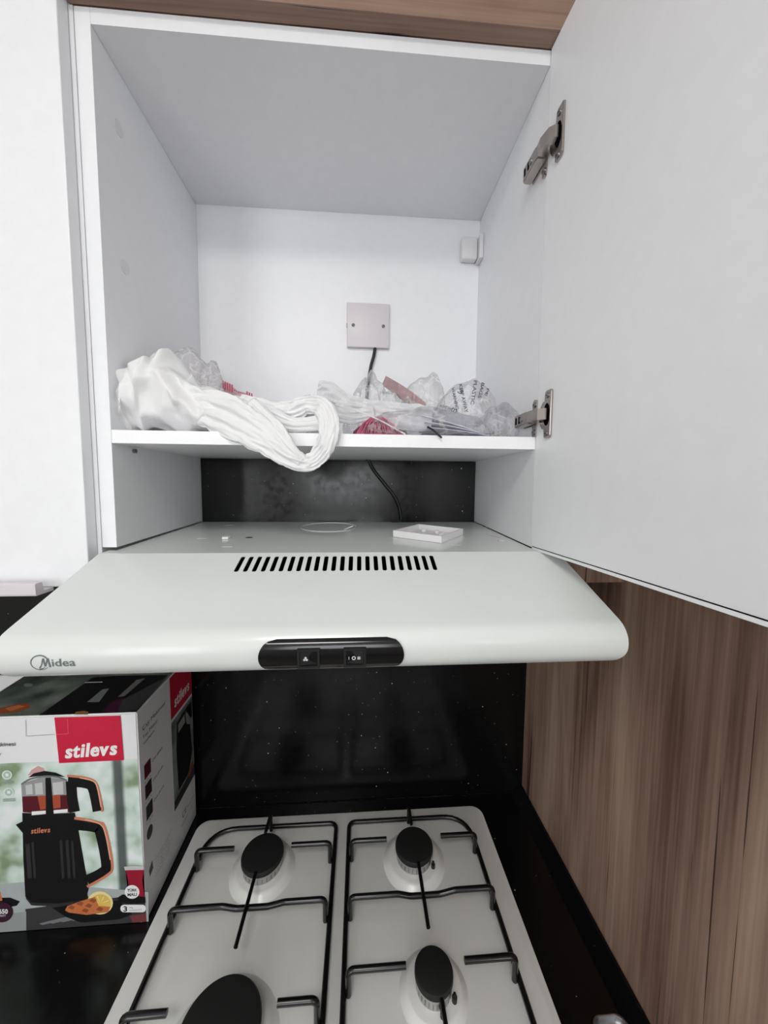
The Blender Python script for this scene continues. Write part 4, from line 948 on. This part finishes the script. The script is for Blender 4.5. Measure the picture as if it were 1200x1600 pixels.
for a, c in ((45, 112), (55, 214)):
    decal('icon_ring', circ(a, c, 30, 27, 20), ink('icon_pale', (226, 232, 228)), front, cv=c2)
    decal('icon_disc', circ(a, c, 23, 21, 20), ink('icon_green', (170, 196, 182)), front, cv=c2)
    decal('icon_bar', [(a-9, c-8), (a+9, c-8), (a+9, c+8), (a-9, c+8)], WIN, front, cv=c2)
    for r in (38, 48): decal('icon_caption', [(a-34, c+r), (a+38, c+r-2), (a+38, c+r+4), (a-34, c+r+6)], ink('caption_grey', (150, 170, 160)), front, cv=c2)
LH = .0003+(layer[0]+3)*.000012
def fit_text(name, s, cv, x0, y0, x1, y1, m, parent, dy=0, fn=pf, **kw):   # fitted between crop corners; dy lets the base line climb
    def q(u, v, h): 
        k = (u-x0)/(x1-x0)
        a = cv(u, v+dy*k); return fn(a[0], a[1], LH+h-.0004)
    me = letters(name, s, .1, q, m, parent, fit=(x0, x1, y1, y0), **kw)
    return me
fit_text('brand_on_kettle', 'stilevs', c2, 186, 424, 298, 456, COP, front, dy=-8, heavy=(.0018, .004))
fit_text('power_text', '650', c2, -2, 896, 50, 924, WIN, front, bold=.003)
fit_text('power_unit', 'WATT', c2, -2, 930, 38, 942, WIN, front)
fit_text('stamp_text', 'TÜRK', c2, 748, 776, 806, 796, DKT, front, dy=-3, bold=.003)
fit_text('stamp_text', 'MALI', c2, 750, 804, 804, 822, DKT, front, dy=-3, bold=.003)
fit_text('warranty_number', '3', c2, 726, 880, 748, 912, DKT, front, bold=.003)
fit_text('warranty_text', 'YIL', c2, 760, 884, 784, 893, GRT, front)
fit_text('warranty_text', 'GARANTİ', c2, 760, 898, 834, 908, GRT, front, dy=-4)
# header
hd_ = decal('brand_block', [(322, 302), (708, 291), (728, 551), (350, 568)], RED, carton, cv=c1)
LH = .0003+(layer[0]+3)*.000012
fit_text('brand_name', 'stilevs', c1, 384, 460, 690, 542, WIN, hd_, dy=-22, heavy=(.0026, .0005))
hd2 = stroke('flap_seam', [(153, 318), (156, 395), (162, 410), (240, 406), (322, 401)], 4, ink('seam_grey', (196, 196, 200)), carton, cv=c1)
stroke('flap_notch', [(332, 400), (390, 397), (403, 394), (402, 380), (399, 308)], 4, ink('seam_red', (222, 80, 104)), hd_, cv=c1)
fit_text('product_name', 'Çay Makinesi', c1, -110, 452, 94, 482, DKT, hd2, dy=-8, bold=.001)
fit_text('product_name', 'Tea Maker', c1, -110, 508, 14, 528, GRT, hd2, dy=-5)
# -- right face
RN = (RB-FB).normalized(); RNn = Vector((RN.y, -RN.x, 0))
def ps(u, v, h):
    d = _r*((u-600)/FPX) - _u*((v-800)/FPX) + _f
    t_ = (Vector((FB.x, FB.y, 0))-CAM).dot(RNn)/d.dot(RNn)
    return CAM+d*t_+RNn*h
def pr_(s, z, h): return Vector((FB.x, FB.y, 0))+RN*s+RNn*h+Vector((0, 0, z))
layer[0] = 0
GPH = blur_photo('side_photo_blur', ((88, 96, 90), (130, 140, 132), (160, 166, 160)), 26)
side = decal('side_photo', [(.102, -.395), (.183, -.395), (.183, -.5295), (.102, -.5295)][::1], GPH, carton, fn=lambda s, z, h: pr_(s, z, h))
decal('side_photo', [(.098, -.358), (.183, -.358), (.183, -.5295), (.098, -.5295)], GPH, carton, fn=pr_)
bpy.data.objects.remove(side); side = [o for o in carton.children if o.name.startswith('side_photo')][-1]
decal('side_kettle', [(.118, -.372), (.150, -.366), (.156, -.40), (.170, -.41), (.176, -.47), (.160, -.50), (.150, -.505), (.116, -.505), (.112, -.42)], BLK, side, fn=pr_)
decal('side_kettle_handle', [(.152, -.366), (.178, -.366), (.180, -.40), (.174, -.40), (.172, -.375), (.152, -.376)], BLK, side, fn=pr_)
decal('side_teapot_glass', [(.122, -.378), (.148, -.374), (.150, -.392), (.122, -.394)], GLS, side, fn=pr_)
decal('side_table', [(.098, -.512), (.183, -.505), (.183, -.5295), (.098, -.5295)], DKG, side, fn=pr_)
decal('side_dates', [(.15, -.505), (.175, -.492), (.181, -.505), (.16, -.515)], DAT, side, fn=pr_)
sred = decal('side_brand_block', [(.098, -.2735), (.183, -.2735), (.183, -.352), (.098, -.352)], RED, carton, fn=pr_)
LH = .0003+(layer[0]+3)*.000012
ident = lambda a, c: (a, c)
def side_text(name, s, x0, z0, x1, z1, m, parent, **kw):
    return letters(name, s, .02, lambda u, v, h: pr_(u, v, LH+h-.0004), m, parent, fit=(x0, x1, z0, z1), **kw)
side_text('side_brand_name', 'stilevs', .112, -.338, .172, -.316, WIN, sred, heavy=(.0022, .003))
side_text('side_product_name', 'Çay Makinesi', .012, -.312, .080, -.303, DKT, side)
side_text('side_product_name', 'Tea Maker', .012, -.324, .055, -.318, GRT, side)
side_text('side_product_name', 'Чайник', .012, -.334, .045, -.329, GRT, side)
for k, zz in enumerate((-.368, -.402, -.438)):
    sq = decal('feature_square', [(.012, zz), (.030, zz), (.030, zz-.024), (.012, zz-.024)], (ink('plum_square', (90, 26, 48)), ink('dark_square', (50, 34, 40)), ink('grey_square', (56, 58, 60)))[k], side, fn=pr_)
    side_text('feature_text', 'Cam demlik', .034, zz-.012, .066, zz-.007, GRT, side)
    side_text('feature_text', '1,0 L', .012, zz-.031, .03, zz-.027, GRT, side)
decal('feature_disc', circ(.019, -.487, .0085, .0105, 18), ink('grey_square', (56, 58, 60)), side, fn=pr_)
decal('feature_mark', [(.012, -.548), (.022, -.540), (.024, -.556), (.014, -.560)], DKT, side, fn=pr_)
for k in range(6): side_text('small_print', 'Teknik bilgiler ve kullanım', .03, -.552-k*.006, .085-.004*(k % 3), -.549-k*.006, GRT, side)
side_text('conformity_mark', 'CE', .125, -.572, .142, -.560, DKT, side)
side_text('small_print', 'Made in Türkiye', .147, -.572, .178, -.566, GRT, side)
side_text('small_print', 'Garanti 3 yıl', .120, -.586, .165, -.581, GRT, side)
# -- top face
def pt(u, v, h):
    p_ = px(u, v, 2, BZ); return Vector((p_.x, p_.y, BZ+h))
def tt_(x, y, h): return Vector((x, y, BZ+h))
layer[0] = 0
TPH = blur_photo('top_photo_blur', ((58, 66, 62), (92, 100, 94), (120, 128, 120)), 24)
top = decal('top_photo', [(-.270, -.2135), (-.0205, -.2135), (-.0255, -.032), (-.288, -.032)], TPH, carton, fn=tt_)
decal('top_kettle', [(228, 292), (545, 70), (690, 60), (985, 55), (800, 272)], BLK, top, fn=pt, cv=c1)
decal('top_handle', [(510, 215), (600, 140), (640, 135), (580, 215)], GRT, top, fn=pt, cv=c1)
decal('top_glass', [(640, 275), (720, 200), (960, 75), (985, 60), (800, 262)], DKG, top, fn=pt, cv=c1)
decal('top_glass_pale', [(690, 185), (800, 85), (850, 75), (730, 180)], ink('smoke', (104, 100, 98)), top, fn=pt, cv=c1)
decal('top_tea', [(600, 275), (640, 220), (720, 190), (690, 275)], ink('plum_dark', (60, 22, 44)), top, fn=pt, cv=c1)
decal('top_bright_bars', [(497, 98), (600, 95), (600, 100), (497, 103)], GLS2, top, fn=pt, cv=c1)
decal('top_dates', [(0, 250), (100, 228), (172, 222), (178, 245), (120, 272), (0, 284)], DAT, top, fn=pt, cv=c1)
decal('top_date', [(30, 252), (110, 232), (150, 240), (60, 268)], DAT2, top, fn=pt, cv=c1)
for a, c in ((165, 115), (280, 112)): decal('top_icon', circ(a, c, 26, 11, 18), ink('icon_dim', (120, 132, 124)), top, fn=pt, cv=c1)
decal('top_gold', [(430, 288), (445, 274), (490, 266), (518, 272), (515, 288)], ink('gold', (150, 112, 60)), top, fn=pt, cv=c1)
# socket on the splashback just left of the carton
t = thing('wall_socket', 'white wall socket behind the carton at the left edge', 'socket', (-.355, YB, -.34))
fin('socket_plate', box(-.400, -.315, YB-.011, YB-.0004, -.392, -.307, .003, 3), PLASTW, t, 40)
sk = fin('socket_well', plate(circ(-.3575, -.3495, .020), lambda u, v, h: Vector((u, YB-.0111-h, v)), .0004), PLATEM, t)
for s in (-.0095, .0095): fin('pin_hole', plate(circ(-.3575+s, -.3495, .0025), lambda u, v, h: Vector((u, YB-.0117-h, v)), .0002), DARKHOLE, sk)
